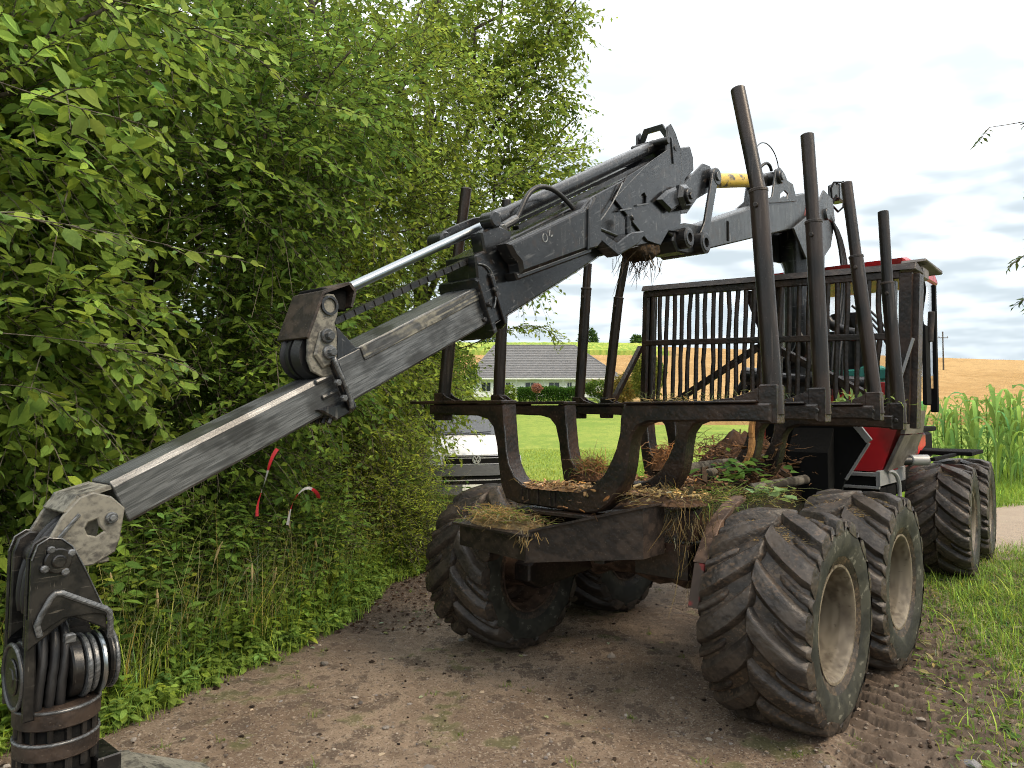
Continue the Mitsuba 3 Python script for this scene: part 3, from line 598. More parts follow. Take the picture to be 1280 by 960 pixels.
# ---- stones, clods, fallen leaves on the path
q_ = np.random.default_rng(21)
def scatter(n, seed, y1=9.5, pw=1.4):
    q = np.random.default_rng(seed); y = 3.6 + (y1 - 3.6) * q.random(n * 3) ** pw; x = q.uniform(-3.2, 5.2, n * 3); d = path_d(x, y)
    return np.column_stack([x, y])[(d > -.05) & (np.abs(x) < .76 * y + .2)][:n]
ico = trimesh.creation.icosphere(0); ico1 = trimesh.creation.icosphere(1)
def lumps(P, size, seed, col, flat=.6, base=ico):
    q = np.random.default_rng(seed); n = len(P); V0 = np.asarray(base.vertices); nv = len(V0)
    z = ground_z(P[:, 0], P[:, 1]); sz = size * np.exp(q.normal(0, .45, n))
    V = V0[None] * (1 + q.normal(0, .17, (n, nv, 1))) * sz[:, None, None] * np.array([1, 1, flat]) * q.uniform(.7, 1.3, (n, 1, 3))
    a = q.uniform(0, 6.28, n); c, s = np.cos(a)[:, None], np.sin(a)[:, None]
    V = np.stack([V[..., 0] * c - V[..., 1] * s, V[..., 0] * s + V[..., 1] * c, V[..., 2]], -1) + np.column_stack([P, z + sz * .15])[:, None]
    return tm(V.reshape(-1, 3), (np.asarray(base.faces)[None] + (np.arange(n) * nv)[:, None, None]).reshape(-1, 3)), np.repeat(vary(col, n, q, .25, .06), nv, 0)
PA, PB, PC = scatter(9000, 31), scatter(420, 32), scatter(1500, 33)
stuff('gravel', 'loose gravel and small stones on the path', [lumps(PA, .0050, 34, (.17, .14, .115)), lumps(PB[:240], .011, 35, (.24, .21, .18), .5)], 'litter')
S_, t_ = track_st(PC[:, 0], PC[:, 1]); 
PD = scatter(9000, 36); S2, t2 = track_st(PD[:, 0], PD[:, 1]); PD = PD[(np.abs(t2) < .62) & (S2 > 1.2)][:420]
stuff('soil_crumbs', 'dark crumbs of earth on the path and in the tracks', [lumps(PC[:900], .008, 37, (.026, .020, .016), .6), lumps(PD, .0085, 38, (.05, .036, .028), .6, ico)], 'litter')
q_ = np.random.default_rng(41)
PW = scatter(260, 42); 
stuff('moss_tufts', 'small tufts of grass and moss growing in the path', [blades(np.repeat(PW[:70], 14, 0) + q_.normal(0, .022, (980, 2)), ground_z(*(np.repeat(PW[:70], 14, 0)).T) - .004, .035, .005, 43, (.13, .19, .035), .8, 3)])
LF = [(-.23, 5.85, .055), (.78, 5.95, .05), (.05, 5.75, .06), (1.2, 6.0, .045), (-1.62, 5.9, .05), (-1.2, 6.6, .05), (-1.55, 5.35, .045), (-.62, 4.9, .04), (-2.05, 4.95, .05), (.2, 4.55, .05), (-.9, 5.6, .045), (2.65, 5.05, .06), (-1.35, 7.3, .06), (-1.9, 4.3, .04)]
for i, (gx, gy, s_) in enumerate(sorted(LF, key=lambda v: v[0] / v[1])):
    z0 = float(ground_z(np.array([gx]), np.array([gy]))[0]); a = q_.uniform(0, 6.28)
    m, vc = leaves(np.array([[gx, gy, z0 + .012]]), np.array([[math.cos(a), math.sin(a), .1]]), np.array([[.1, -.2, 1.]]), s_, .55, vary((.33, .38, .22), 1, q_, .2), LEAF8)
    k = add('fallen_leaf', m, 'leaf', True, None, vc); tag(k, f'pale green leaf lying upturned on the gravel path, {ORD[i]} from the left', 'leaf', 'fallen leaves on the path')
# ================================================================ THE FORWARDER (x right, y forward, z up, in its own frame)
VM = T().translate([1.265, 5.951, 0]).rotate([0, 0, 1], -41.251)
VMn = np.array(VM.matrix, float)
FW = thing('forwarder', 'muddy eight-wheeled timber forwarder with black crane boom and red cab on the gravel path', 'forwarder')
def part(name, mesh, bsdf, smooth=30, label=None, tw=VM):
    k = add(FW + '__' + name, mesh, bsdf, smooth, tw)
    if label: labels[k] = {'label': label}
    return k

# ---- wheels
RW, CW = .655, .604
prof = [(-.262, .335), (-.285, .352), (-.305, .40), (-.327, .475), (-.323, .55), (-.306, .586), (-.27, .598), (-.2, .602), (-.1, .606), (0, .607), (.1, .606), (.2, .602), (.27, .598), (.306, .586), (.323, .55), (.327, .475), (.305, .40), (.285, .352), (.262, .335)]
tyre = lathe(prof, 96)
tread = tm(tyre.vertices, [f for f in tyre.faces if np.abs(tyre.vertices[f][:, 0]).max() <= .307])
tread = rough(tread, .008, 14, 3)
walls = tm(tyre.vertices, [f for f in tyre.faces if np.abs(tyre.vertices[f][:, 0]).max() > .307])
walls = rough(walls, .003, 12, 5)
for m in (tread, walls): m.remove_unreferenced_vertices()
def torus_step(x0, x1, r0, r1): return lathe([(x0, r0), (x0 + .004, r1), (x1 - .004, r1), (x1, r0)], 72)
rim_out = lathe([(.150, .310), (.250, .322), (.272, .335), (.280, .350), (.290, .349), (.289, .334), (.268, .316), (.215, .303), (.205, .296), (.03, .287), (-.015, .270), (-.03, .230), (-.035, .160), (-.015, .150), (.0, .135), (.0, .02), (.0, .0005)][::-1], 64)
rim_in = lathe([(-.289, .334), (-.290, .349), (-.280, .350), (-.27, .335), (-.25, .318), (-.21, .302), (-.2, .292), (-.06, .284), (-.045, .26), (-.045, .005)][::-1], 64)
rim_in = tm(rim_in.vertices, rim_in.faces[:, ::-1])
nuts = cat([rod((-.03, .195 * math.cos(a), .195 * math.sin(a)), (.004, .195 * math.cos(a), .195 * math.sin(a)), .016, 6, .003) for a in np.arange(10) * 2 * np.pi / 10])
hub = cat(lathe([(-.02, .0005), (-.02, .12), (.03, .115), (.045, .10), (.05, .0005)][::-1], 32))
hub = tm(hub.vertices, hub.faces)
def lug(side, seed):
    """one tread bar, from just past the middle over the shoulder; the wheel's top is at angle 90 degrees, its rear at 180"""
    r2 = np.random.default_rng(seed)
    S = np.r_[-.08, np.linspace(0.0, 1, 9), 1.10]
    V = []
    for i, s in enumerate(S):
        x = .30 * min(max(s, -.12), 1.0)
        ph = .42 * (max(s, 0) ** .8 if s > 0 else .0) + (.0 if s >= 0 else .42 * s)
        top, base = RW - .024 * max(s - .72, 0) / .28 - r2.uniform(0, .004), CW - .012
        wt, wb = .108 + .016 * math.sin(3 * s), .168
        end = i in (0, len(S) - 1)
        if s > 1.0: x, top, base, wt = .3275, .572, .548, .08
        elif s > .98: x, top, base = .314, .622, .56
        if end and s < 0: top = CW + .012; wt *= .8
        cs = math.cos(.62 - .35 * max(s, 0))                # a bar lies askew: what it measures along the tread
        def P(t, r): 
            a = ph + t / cs / r
            return (side * x, -r * math.cos(a), -r * math.sin(a))
        e = .013
        V.append([P(-wb / 2, base), P(-wt / 2 - .004, top - e), P(-wt / 2 + .010, top - .001), P(-wt * .17, top), P(wt * .17, top), P(wt / 2 - .010, top - .001), P(wt / 2 + .004, top - e), P(wb / 2, base)])
    V = np.array(V); n, k = V.shape[:2]
    F = []
    for i in range(n - 1):
        for j in range(k - 1):
            a, b, c, d = i * k + j, i * k + j + 1, (i + 1) * k + j + 1, (i + 1) * k + j
            F += [(a, b, c), (a, c, d)]
    for i in (0, n - 1):
        for j in range(1, k - 1):
            F.append((i * k, i * k + j + 1, i * k + j) if i == 0 else (i * k, i * k + j, i * k + j + 1))
    m = tm(V.reshape(-1, 3), np.array(F))
    if side > 0: m = tm(m.vertices, m.faces[:, ::-1])
    return rough(m, .0035, 30, seed)
def shoulder_bar(side, seed):
    """the short bar that stands on the shoulder between two tread bars"""
    r2 = np.random.default_rng(seed); V = []
    for i, s in enumerate(np.r_[.46, np.linspace(.54, 1.0, 5), 1.08]):
        x, ph = .30 * min(s, 1.0), .42 * s ** .8 + .225
        top, wt, wb = RW - .034 - .014 * max(s - .72, 0) / .28, .040, .075
        if s < .5: top, wt = CW + .006, .03
        if s > .98: x, top = (.314, .612) if s < 1.02 else (.326, .575)
        base = .585 if s < .98 else .552
        P = lambda t, r: (side * x, -r * math.cos(ph + t / .88 / r), -r * math.sin(ph + t / .88 / r))
        V.append([P(-wb / 2, base), P(-wt / 2, top - .008), P(-wt * .25, top), P(wt * .25, top), P(wt / 2, top - .008), P(wb / 2, base)])
    V = np.array(V); n, k = V.shape[:2]; F = []
    for i in range(n - 1):
        for j in range(k - 1): a, b, c_, d_ = i * k + j, i * k + j + 1, (i + 1) * k + j + 1, (i + 1) * k + j; F += [(a, b, c_), (a, c_, d_)]
    m = tm(V.reshape(-1, 3), np.array(F)); m = m if side < 0 else tm(m.vertices, m.faces[:, ::-1])
    return rough(m, .004, 30, seed)
BARS = {s: mikit.ply(shoulder_bar(s, 70), 'lug_rubber', smooth=38) for s in (-1, 1)}
LUGS = {s: [mikit.ply(lug(s, 40 + q), 'lug_rubber', smooth=38) for q in range(3)] for s in (-1, 1)}
TREAD, WALLS = mikit.ply(tread, 'tyre_rubber', smooth=True), mikit.ply(walls, 'mossy_sidewall', smooth=40)
def mirror(m): return tm(m.vertices * [-1, 1, 1], m.faces[:, ::-1])
RIMS = {s: [mikit.ply((lambda m: m if s > 0 else mirror(m))(x), 'rim_paint' if q < 2 else 'hub_rust', smooth=35) for q, x in enumerate((rim_out, cat(nuts, hub), rim_in))] for s in (-1, 1)}
def wheel(kind, x, y, side, turn, yaw=0., label=None, z=RW - .018):
    k = num(FW + '__' + kind)
    if label: labels[k] = {'label': label}
    M0 = VM.translate([x, y, z]).rotate([0, 0, 1], yaw)
    M = M0.rotate([1, 0, 0], turn)
    again(k + '__tread', TREAD, M); again(k + '__sidewall', WALLS, M)
    again(k + '__rim', RIMS[side][0], M); again(k + '__hub', RIMS[side][1], M); again(k + '__inner_rim', RIMS[side][2], M)
    for s in (-1, 1):
        for q in range(14):
            again(k + '__tread_lug', LUGS[s][q % 3], M.rotate([1, 0, 0], (q + (.5 if s > 0 else 0)) * 360 / 14))
            again(k + '__shoulder_bar', BARS[s], M.rotate([1, 0, 0], (q + (.5 if s > 0 else 0)) * 360 / 14))
wheel('rear_wheel', 1.261, -.737, 1, 4, 0, 'near right rear wheel with deep muddy lugs')
wheel('rear_wheel', 1.261, .717, 1, 9, 0, 'right rear wheel behind the nearest one, chaff on its tread')
wheel('rear_wheel', -1.109, -.737, -1, 13, 0, 'left rear wheel seen from its inner side')
wheel('rear_wheel', -1.109, .717, -1, 2, 0, 'far left rear wheel in the shade under the bunk')
wheel('front_wheel', 1.117, 4.557, 1, 7, 3.5, 'right front wheel, first of the two')
wheel('front_wheel', 1.10, 5.86, 1, 12, 3.5, 'foremost right wheel')
wheel('front_wheel', -1.11, 4.31, -1, 3, 6.5, 'left front wheel'); wheel('front_wheel', -1.26, 5.60, -1, 8, 6.5, 'foremost left wheel')

# ---- rear frame, axles
for sx in (-1, 1):
    part('bogie_box', cat(px([(-1.0, .60), (-.85, .52), (-.2, .56), (.2, .56), (.85, .52), (1.0, .60), (1.0, .72), (.85, .80), (.25, .88), (-.25, .88), (-.85, .80), (-1.0, .72)], *sorted((sx * .70 + .07, sx * .86 + .07)), .015)), 'rusty_steel')
    part('axle_tube', rough(lathe([(-.01, .0005), (0, .17), (.12, .20), (.35, .15), (.62, .16), (.72, .21), (.74, .0005)], 32), .004, 9) if sx > 0 else mirror(lathe([(-.01, .0005), (0, .17), (.12, .20), (.35, .15), (.62, .16), (.72, .21), (.74, .0005)], 32)), 'hub_rust', tw=VM.translate([.07, 0, .70]))
    for yy in (-.737, .717):
        part('wheel_hub', lathe([(0, .0005), (0, .13), (.06, .16), (.22, .17), (.30, .22), (.33, .225), (.335, .0005)], 32) if sx > 0 else mirror(lathe([(0, .0005), (0, .13), (.06, .16), (.22, .17), (.30, .22), (.33, .225), (.335, .0005)], 32)), 'hub_rust', tw=VM.translate([.07 + sx * .82, yy, RW]))
fr = [px([(-1.42, .93), (2.6, .86), (3.2, .80), (3.2, 1.16), (2.6, 1.20), (-1.42, 1.20)], *sorted((s * .26, s * .34)), .006) for s in (-1, 1)]
fr += [box(-.26, .26, y, y + .16, .92, 1.12) for y in (-1.3, -.5, .3, 1.1, 1.9, 2.6)] + [box(-.42, .42, -1.40, 2.2, 1.196, 1.222, .004)]
part('rear_frame', cat(fr), 'rusty_steel')
# the bent rear cross-beam, its left end lower than the right one
def hexa(P): return trimesh.Trimesh(np.array(P, float), [(0, 1, 2), (0, 2, 3), (4, 6, 5), (4, 7, 6), (0, 4, 5), (0, 5, 1), (1, 5, 6), (1, 6, 2), (2, 6, 7), (2, 7, 3), (3, 7, 4), (3, 4, 0)], process=False)
cb = [hexa([(-.17, -1.60, .90), (.63, -1.42, 1.00), (.63, -1.16, 1.00), (-.17, -1.34, .90), (-.17, -1.60, 1.105), (.63, -1.42, 1.315), (.63, -1.16, 1.315), (-.17, -1.34, 1.105)])]
cb += [hexa([(-.86, -1.52, .925), (-.16, -1.605, .912), (-.16, -1.35, .912), (-.86, -1.26, .925), (-.86, -1.52, 1.075), (-.16, -1.605, 1.075), (-.16, -1.35, 1.075), (-.86, -1.26, 1.075)])]
part('rear_beam', cat(cb), 'brown_rust', False)
part('rear_tray', cat(hexa([(-.90, -1.56, 1.077), (-.14, -1.66, 1.077), (.10, -1.20, 1.083), (-.86, -1.10, 1.083), (-.90, -1.56, 1.093), (-.14, -1.66, 1.093), (.10, -1.20, 1.099), (-.86, -1.10, 1.099)]),
    hexa([(-.12, -1.62, 1.108), (.66, -1.45, 1.318), (.66, -1.10, 1.318), (-.12, -1.20, 1.108), (-.12, -1.62, 1.124), (.66, -1.45, 1.334), (.66, -1.10, 1.334), (-.12, -1.20, 1.124)])), 'brown_rust', False)
part('tail_lamp', cat(rod((-.62, -1.52, .885), (-.62, -1.40, .885), .055, 18), ), 'brown_rust')
part('rear_bracket', cat(box(.70, .80, -1.10, -.98, 1.08, 1.28), box(.40, .78, -1.14, -.60, .84, 1.06)), 'rusty_steel')
part('wheel_guard', plate([(-1.30, .73), (-1.21, .98), (-1.12, .98), (-1.20, .70)], .86, .93, .004, (), MX), 'dull_red', label='scuffed red guard beside the near right wheel')
part('wheel_guard', plate([(-1.21, .985), (-1.0, 1.21), (-.80, 1.30), (-.62, 1.34), (-.62, 1.31), (-.80, 1.265), (-.98, 1.165), (-1.14, .985)], .85, .94, .004, (), MX), 'hub_rust')

def f_dull(p, n, uv): return mix((.15, .020, .017), (.045, .030, .022), smoothstep(.34, .46, fbm(p.x * 12, p.y * 12, p.z * 12, 4)))
scene['dull_red'] = pr(proc(f_dull), .55)
# ---- the four bolsters with their stakes
AL = [(-1.40, 1.885), (-.86, 1.872), (-.76, 1.850), (-.70, 1.79), (-.665, 1.66), (-.645, 1.50), (-.62, 1.36), (-.575, 1.275), (-.47, 1.245), (.07, 1.228), (.16, 1.226), (.25, 1.246), (.325, 1.30), (.392, 1.374), (.442, 1.46), (.466, 1.56), (.480, 1.66), (.500, 1.75), (.545, 1.81), (.62, 1.838), (1.24, 1.849), (1.40, 1.842),
      (1.40, 1.950), (.44, 1.950), (.418, 1.877), (.409, 1.762), (.380, 1.66), (.334, 1.565), (.275, 1.475), (.19, 1.405), (.09, 1.372), (-.37, 1.366), (-.44, 1.40), (-.485, 1.44), (-.535, 1.52), (-.560, 1.62), (-.578, 1.80), (-.590, 1.957), (-1.40, 1.962)]
BY = [-1.266, -.511, .743, 1.288]
STK = {1: [(1.393, 1.316, 3.18, 1.199, 3.81), (1.407, 1.37, 3.14, 1.338, 3.72), (1.404, 1.272, 3.13, 1.211, 3.73), (1.437, 1.33, 3.06, 1.291, 3.665)],
       -1: [(-1.322, -1.16, 3.10, -1.054, 3.68), (-1.40, -1.335, 3.12, -1.30, 3.80), (-1.426, -1.321, 3.17, -1.30, 3.42), (-1.459, -1.318, 3.137, -1.224, 3.593)]}
for i, y in enumerate(BY):
    k = num(FW + '__bolster')
    BM = VM if i < 3 else VM.translate([-1.4, 0, 1.9]).rotate([0, 1, 0], 1.6).translate([1.4, 0, -1.9])
    body = rough(py(AL, y - .075, y + .075, .012), .002, 8, i)
    add(k + '__yoke', body, 'rusty_steel', 30, BM)
    add(k + '__top_plate', cat(box(-1.62, -.60, y - .085, y + .085, 1.966, 1.990, .004), box(.45, 1.32, y - .085, y + .085, 1.953, 1.966, .004)), 'rusty_steel', 30, BM)
    for m in [tube(np.array([(a_, y - .0765, b_) for a_, b_ in P_]), .0035, 5) for P_ in (AL[-6:-2][::-1] + [(-.37, 1.366)],)]: add(k + '__worn_edge', m, 'worn_steel', True, BM)
    add(k + '__floor_rib', cat(*[box(a_, a_ + .012, y - .083, y - .074, 1.252, 1.355, .002) for a_ in (-.42, -.36, -.27, -.16, -.12)]), 'brown_rust', 30, BM)
    for s in (-1, 1):
        x0, xj, zj, xt, zt_ = STK[s][i]
        pk = num(k + '__pocket')
        x = x0 - .015 * s
        gus = [(x - s * .052, 2.045), (x - s * .09, 2.02), (x - s * .20, 1.985), (x - s * .33, 1.972), (x - s * .33, 1.95), (x - s * .052, 1.95)]
        used.add(pk)
        scene[pk] = mikit.ply(cat(box(x - .050, x + .050, y - .058, y + .052, 1.835, 2.055, .006), py(gus, y - .055, y - .040, .002), py(gus, y + .035, y + .05, .002)), 'rusty_steel', smooth=30, to_world=BM)
        add(k + '__bolt', cat(rod((x - .0, y - .075, 1.91), (x - .0, y - .056, 1.91), .017, 12, .004)), 'link_steel', 30, BM)
        sk = num(FW + '__stake')
        yj, yt = y, y
        B0, J, Tt = np.array((x0, y, 1.88)), np.array((xj, yj, zj)), np.array((xt, yt, zt_))
        add(sk + '__lower_tube', rod(B0, J, .052, 24, .006), 'stake_steel', 35, BM)
        add(sk + '__upper_tube', rough(rod(J - (Tt - J) * .05, Tt, .0425, 22, .006), .0012, 6), 'stake_steel', 35, BM)
        d = (J - B0) / np.linalg.norm(J - B0)
        add(sk + '__collar', rod(J - d * .018, J + d * .002, .0555, 24, .003), 'brown_rust', 30, BM)
        add(sk + '__pin', rod(J - d * .10 + (0, -.064, 0), J - d * .10 + (0, -.04, 0), .015, 12, .003), 'brown_rust', 30, BM)

# ---- the headboard
hk = num(FW + '__headboard')
HM = VM.translate([0, 0, 2.6 - .052]).rotate([0, 1, 0], 2.2).translate([0, 0, -2.6])     # the headboard hangs to the right
def hb(n, m, b='rusty_steel', s=30): return add(hk + '__' + n, m, b, s, HM)
HX0, HX1, HY = -1.345, 1.40, 1.85
hb('post', box(HX0, HX0 + .055, HY, HY + .06, 2.0, 3.27)); hb('post', box(HX0 + .01, HX0 + .06, HY + .10, HY + .22, 2.0, 3.25)); hb('post', box(HX0 + .0, HX0 + .02, HY + .062, HY + .218, 2.0, 3.25, .003))
hb('post', box(HX1 - .10, HX1, HY, HY + .06, 1.90, 3.255)); hb('post', box(HX1 - .005, HX1 + .05, HY + .064, HY + .22, 1.86, 3.25)); hb('post', box(HX1 - .22, HX1 - .15, HY + .08, HY + .16, 2.0, 3.2))
hb('rail', box(HX0 + .057, HX1 - .102, HY - .005, HY + .05, 3.205, 3.272)); hb('rail', box(HX0 + .057, HX1 - .102, HY - .012, HY + .03, 2.655, 2.715)); hb('rail', box(HX0 + .057, HX1 - .102, HY - .004, HY + .05, 1.99, 2.05))
hb('top_cap', cat(px([(HY - .03, 3.276), (HY + .30, 3.276), (HY + .30, 3.292), (HY + .06, 3.345), (HY - .0, 3.335)], HX0 - .01, HX1 + .03, .004)), 'brown_rust')
hs = np.random.default_rng(5)
for i in range(29):
    x = HX0 + .125 + i * .0905
    if x > HX1 - .14: break
    w = hs.normal(0, .008, 6); ph = hs.uniform(0, 6)
    z = np.linspace(2.05, 3.205, 12)
    xx = x + np.interp(z, np.linspace(2, 3.2, 6), w) * (1 if i % 3 else .3)
    yy = HY + .026 + .006 * np.sin(z * 3 + ph)
    P = np.stack([xx, yy, z], 1)
    m = tube(P, .0245, 8); m = tm((m.vertices - [x, HY, 0]) * [1, .8, 1] + [x, HY, 0], m.faces)
    hb('slat', m, 'rusty_steel', 50)
for a, b, q in (((-.944, HY + .07, 2.03), (-.007, HY + .07, 2.62), .035), ((.10, HY + .07, 2.64), (1.22, HY + .07, 2.05), .035), ((-1.37, HY + .02, 2.64), (-1.36, 1.32, 2.02), .026)):
    hb('brace', beam(a, b, [(-q, -q), (q, -q), (q, q), (-q, q)], .004, (0, 1, .2)))
hb('brace', beam((1.43, HY - .03, 2.66), (1.30, HY - .05, 2.16), [(-.012, -.006), (.012, -.006), (.012, .006), (-.012, .006)], .002, (1, 0, 0)), 'galvanised')
hb('centre_post', cat(box(-.02, .06, HY + .065, HY + .17, 2.0, 3.3), box(.12, .21, HY + .065, HY + .16, 2.0, 3.3)))
hb('hose_guard', cat(py([(-.18, 3.20), (.02, 2.72), (.06, 2.72), (.06, 3.20)], HY + .052, HY + .064, .002)))

# ---- the crane: mast, inner boom, cylinders, outer boom, two extensions, tip
ck = num(FW + '__crane_mast')
def mk(n, m, b='grey_paint', s=30): return add(ck + '__' + n, m, b, s, VM)
col = lathe([(1.1, .001), (1.1, .34), (1.55, .34), (1.6, .20), (3.52, .165), (3.66, .215), (3.93, .215), (3.94, .001)], 36)
col = tm(col.vertices[:, [2, 1, 0]] * [1, 1, 1] + [0.02, 3.02, 0], col.faces[:, ::-1])
mk('column', col, 'black_paint')
mk('slewing_base', box(-.45, .45, 2.6, 3.5, .85, 1.35, .02))
for s in (-1, 1): mk('head_plate', px([(2.42, 3.86), (2.78, 3.60), (3.28, 3.64), (3.62, 3.86), (3.80, 4.22), (3.72, 4.46), (3.42, 4.50), (3.20, 4.30), (2.9, 4.10)], *sorted((s * .16, s * .185)), .004))
mk('head_pin', rod((-.22, 3.45, 4.22), (.22, 3.45, 4.22), .07, 20))
mk('lift_cylinder', cat(rod((.10, 3.42, 1.9), (.10, 3.50, 3.55), .085, 20), rod((.10, 3.50, 3.55), (.10, 3.53, 4.0), .045, 16)))
for q, dx in enumerate((.02, .07, .12, .17)): mk('hose', tube(curve([(.2 + dx * .4, 3.45 + dx, 2.1), (.24 + dx * .4, 3.56 + dx, 2.9), (.25, 3.78 + dx * 1.5, 3.5), (.22, 3.75 + dx, 3.98), (.16, 3.4, 4.35 - dx)], 20), .017, 7), 'hose', True)
# inner boom
ik = num(FW + '__inner_boom')
def ib(n, m, b='grey_paint', s=30): return add(ik + '__' + n, m, b, s, VM)
ib('box_beam', rough(px([(-.02, 3.205), (.152, 3.215), (2.379, 3.838), (3.26, 4.02), (3.62, 4.14), (3.66, 4.32), (3.45, 4.42), (2.9, 4.36), (2.42, 4.20), (1.85, 4.023), (.802, 3.651), (.36, 3.50), (.12, 3.47), (-.08, 3.40), (-.10, 3.28)], -.13, .13, .012), .0015, 5))
for s in (-1, 1): ib('cylinder_ear', px([(1.72, 3.98), (2.62, 4.20), (2.50, 4.36), (2.34, 4.36), (2.26, 4.42), (2.14, 4.45), (2.03, 4.40), (1.99, 4.28), (1.93, 4.10)], *sorted((s * .135, s * .155)), .003, [[(2.12, 4.11), (2.24, 4.17), (2.32, 4.16), (2.36, 4.22), (2.26, 4.235), (2.14, 4.17)]] if s > 0 else ()))
scene['faded_red'] = pr((.20, .045, .04), .6); scene['chalk'] = pr((.30, .31, .31), .7)
ib('red_stripes', cat(*[hexa_flat for hexa_flat in [px([(2.90 + q * .075, 4.10 + q * .012), (2.925 + q * .075, 4.105 + q * .012), (2.985 + q * .075, 4.26 + q * .012), (2.96 + q * .075, 4.255 + q * .012)], .1295, .1335, .0008) for q in range(4)]]), 'faded_red')
ib('seam_band', cat(box(.1305, .138, .90, .93, 3.46, 3.64, .001)), 'black_matt')
for yy, zz, r_ in ((.03, 3.318, .085), (.322, 3.328, .092)):
    ib('pivot', cat(lathe([(-.2, .001), (-.2, r_), (.205, r_), (.21, r_ * .8), (.215, r_ * .75), (.215, r_ * .45), (.19, r_ * .4), (.19, .001)], 28)), 'link_steel', 30); scene[list(scene)[-1]]['to_world'] = VM.translate([0, yy, zz])
# the tilt cylinder
tk = num(FW + '__tilt_cylinder')
ax0, ax1 = np.array((0, .60, 3.965)), np.array((0, 2.10, 4.335)); d = ax1 - ax0
add(tk + '__barrel', rod(ax0 + d * .10, ax0 + d * .88, .068, 28, .008), 'yellow_paint', 35, VM); labels[tk + '__barrel'] = {'label': 'scuffed yellow cylinder barrel'}
add(tk + '__end_cap', cat(rod(ax0 + d * .86, ax0 + d * .96, .074, 24), rod(ax0 - d * .02, ax0 + d * .11, .072, 24)), 'link_steel', 30, VM)
for a in (ax0, ax1): add(tk + '__eye', rod(a - (.19, 0, 0), a + (.19, 0, 0), .078 if a is ax0 else .07, 24, .008), 'link_steel', 30, VM); add(tk + '__eye_pin', rod(a + (.188, 0, 0), a + (.205, 0, 0), .04, 16, .004), 'worn_steel', 30, VM)
add(tk + '__hose_loop', tube(curve([(.06, 1.72, 4.30), (.07, 1.66, 4.44), (.08, 1.80, 4.62), (.09, 2.02, 4.66), (.09, 2.22, 4.57), (.10, 2.24, 4.38)], 28), .006, 6), 'hose', True, VM)
add(tk + '__hose', tube(curve([(.05, 1.80, 4.33), (.09, 1.86, 4.42), (.10, 1.98, 4.45), (.10, 2.05, 4.40)], 14), .016, 7), 'hose', True, VM)
lk = num(FW + '__boom_linkage')
for s in (-1, 1):
    add(lk + '__lever', px([(.255, 3.30), (.30, 3.26), (.37, 3.27), (.395, 3.33), (.615, 3.93), (.60, 3.99), (.55, 4.0), (.515, 3.97), (.36, 3.52), (.27, 3.40)], *sorted((s * .16, s * .185)), .005), 'black_paint', 30, VM)
    add(lk + '__crank', px([(-.02, 3.70), (-.04, 3.60), (.04, 3.53), (.16, 3.56), (.34, 3.72), (.56, 3.83), (.68, 3.92), (.68, 4.02), (.58, 4.07), (.46, 4.06)], *sorted((s * .095, s * .125)), .006), 'black_paint', 30, VM)
# outer boom
ok_ = num(FW + '__outer_boom')
def ob(n, m, b='black_paint', s=30): return add(ok_ + '__' + n, m, b, s, VM)
OB = [(-2.36, 2.665), (-2.26, 2.39), (-1.42, 2.83), (-1.14, 2.985), (-.93, 3.05), (-.63, 3.145), (-.40, 3.21), (-.30, 3.31), (-.19, 3.335), (-.05, 3.30), (.02, 3.39), (.01, 3.60), (.13, 3.84), (.28, 3.95), (.272, 4.06), (.215, 4.143), (.06, 4.09), (-.02, 4.08), (-.25, 3.905), (-.5, 3.78), (-1.4, 3.295), (-2.1, 2.935), (-2.38, 2.79)]
ob('box_beam', rough(px(OB, -.128, .128, .010), .001, 5))
for s in (-1, 1):
    ob('head_plate', px([(-.98, 3.42), (-.52, 3.20), (-.33, 3.20), (-.20, 3.34), (-.03, 3.36), (-.005, 3.44), (-.005, 3.74), (.03, 3.90), (-.005, 4.07), (-.08, 4.16), (-.155, 4.212), (-.20, 4.18), (-.22, 3.98), (-.50, 3.805), (-.80, 3.63)], *sorted((s * .130, s * .148)), .004, [[(-.715, 3.435), (-.54, 3.49), (-.535, 3.535), (-.565, 3.56), (-.60, 3.54)], [(-.96 + .02, 3.345 - .0), (-.78, 3.40), (-.772, 3.43), (-.80, 3.445)]] if s > 0 else ()))
ob('gusset', cat(px([(-.70, 3.425), (-.53, 3.475), (-.53, 3.485), (-.70, 3.437)], .148, .165, .002), px([(-.93, 3.338), (-.77, 3.388), (-.77, 3.398), (-.93, 3.35)], .148, .165, .002)), 'worn_steel')
eye = [(-.16, 3.90), (.16, 3.90), (.16, 4.09), (.085, 4.225), (-.085, 4.225), (-.16, 4.09)]
Mt = np.array([[1, 0, 0, 0], [0, -.16, 1, -.135 + .16 * 4.0 - .0], [0, 1, .16, 0.]])
ob('top_eye', plate(eye, -.012, .012, .003, [[(-.105, 4.065), (.105, 4.065), (.11, 4.09), (.058, 4.18), (-.058, 4.18), (-.11, 4.09)]], Mt))
ob('eye_pin', cat(rod((-.17, -.22, 4.06), (.165, -.22, 4.06), .03, 16), rod((.16, -.10, 4.03), (.168, -.10, 4.03), .03, 14)), 'link_steel')
cx = np.array((.15, .012, 3.64)); hexp = circle(.105, 6, ph=.3)
ob('pivot_boss', px(circle(.115, 6, (-.045, 3.632), .25) * [1, 1], .149, .235, .03)); ob('pivot_boss', px([(-.44, 3.53), (-.30, 3.63), (-.14, 3.70), (-.10, 3.55), (-.24, 3.47)], .149, .20, .022))
ob('pivot_pin', cat(beam((.23, -.045, 3.632), (.262, -.045, 3.632), circle(.062, 14), .006, (0, 1, 0)), beam((.258, -.045, 3.632), (.275, -.045, 3.632), circle(.03, 6), .003, (0, 1, 0))), 'link_steel')
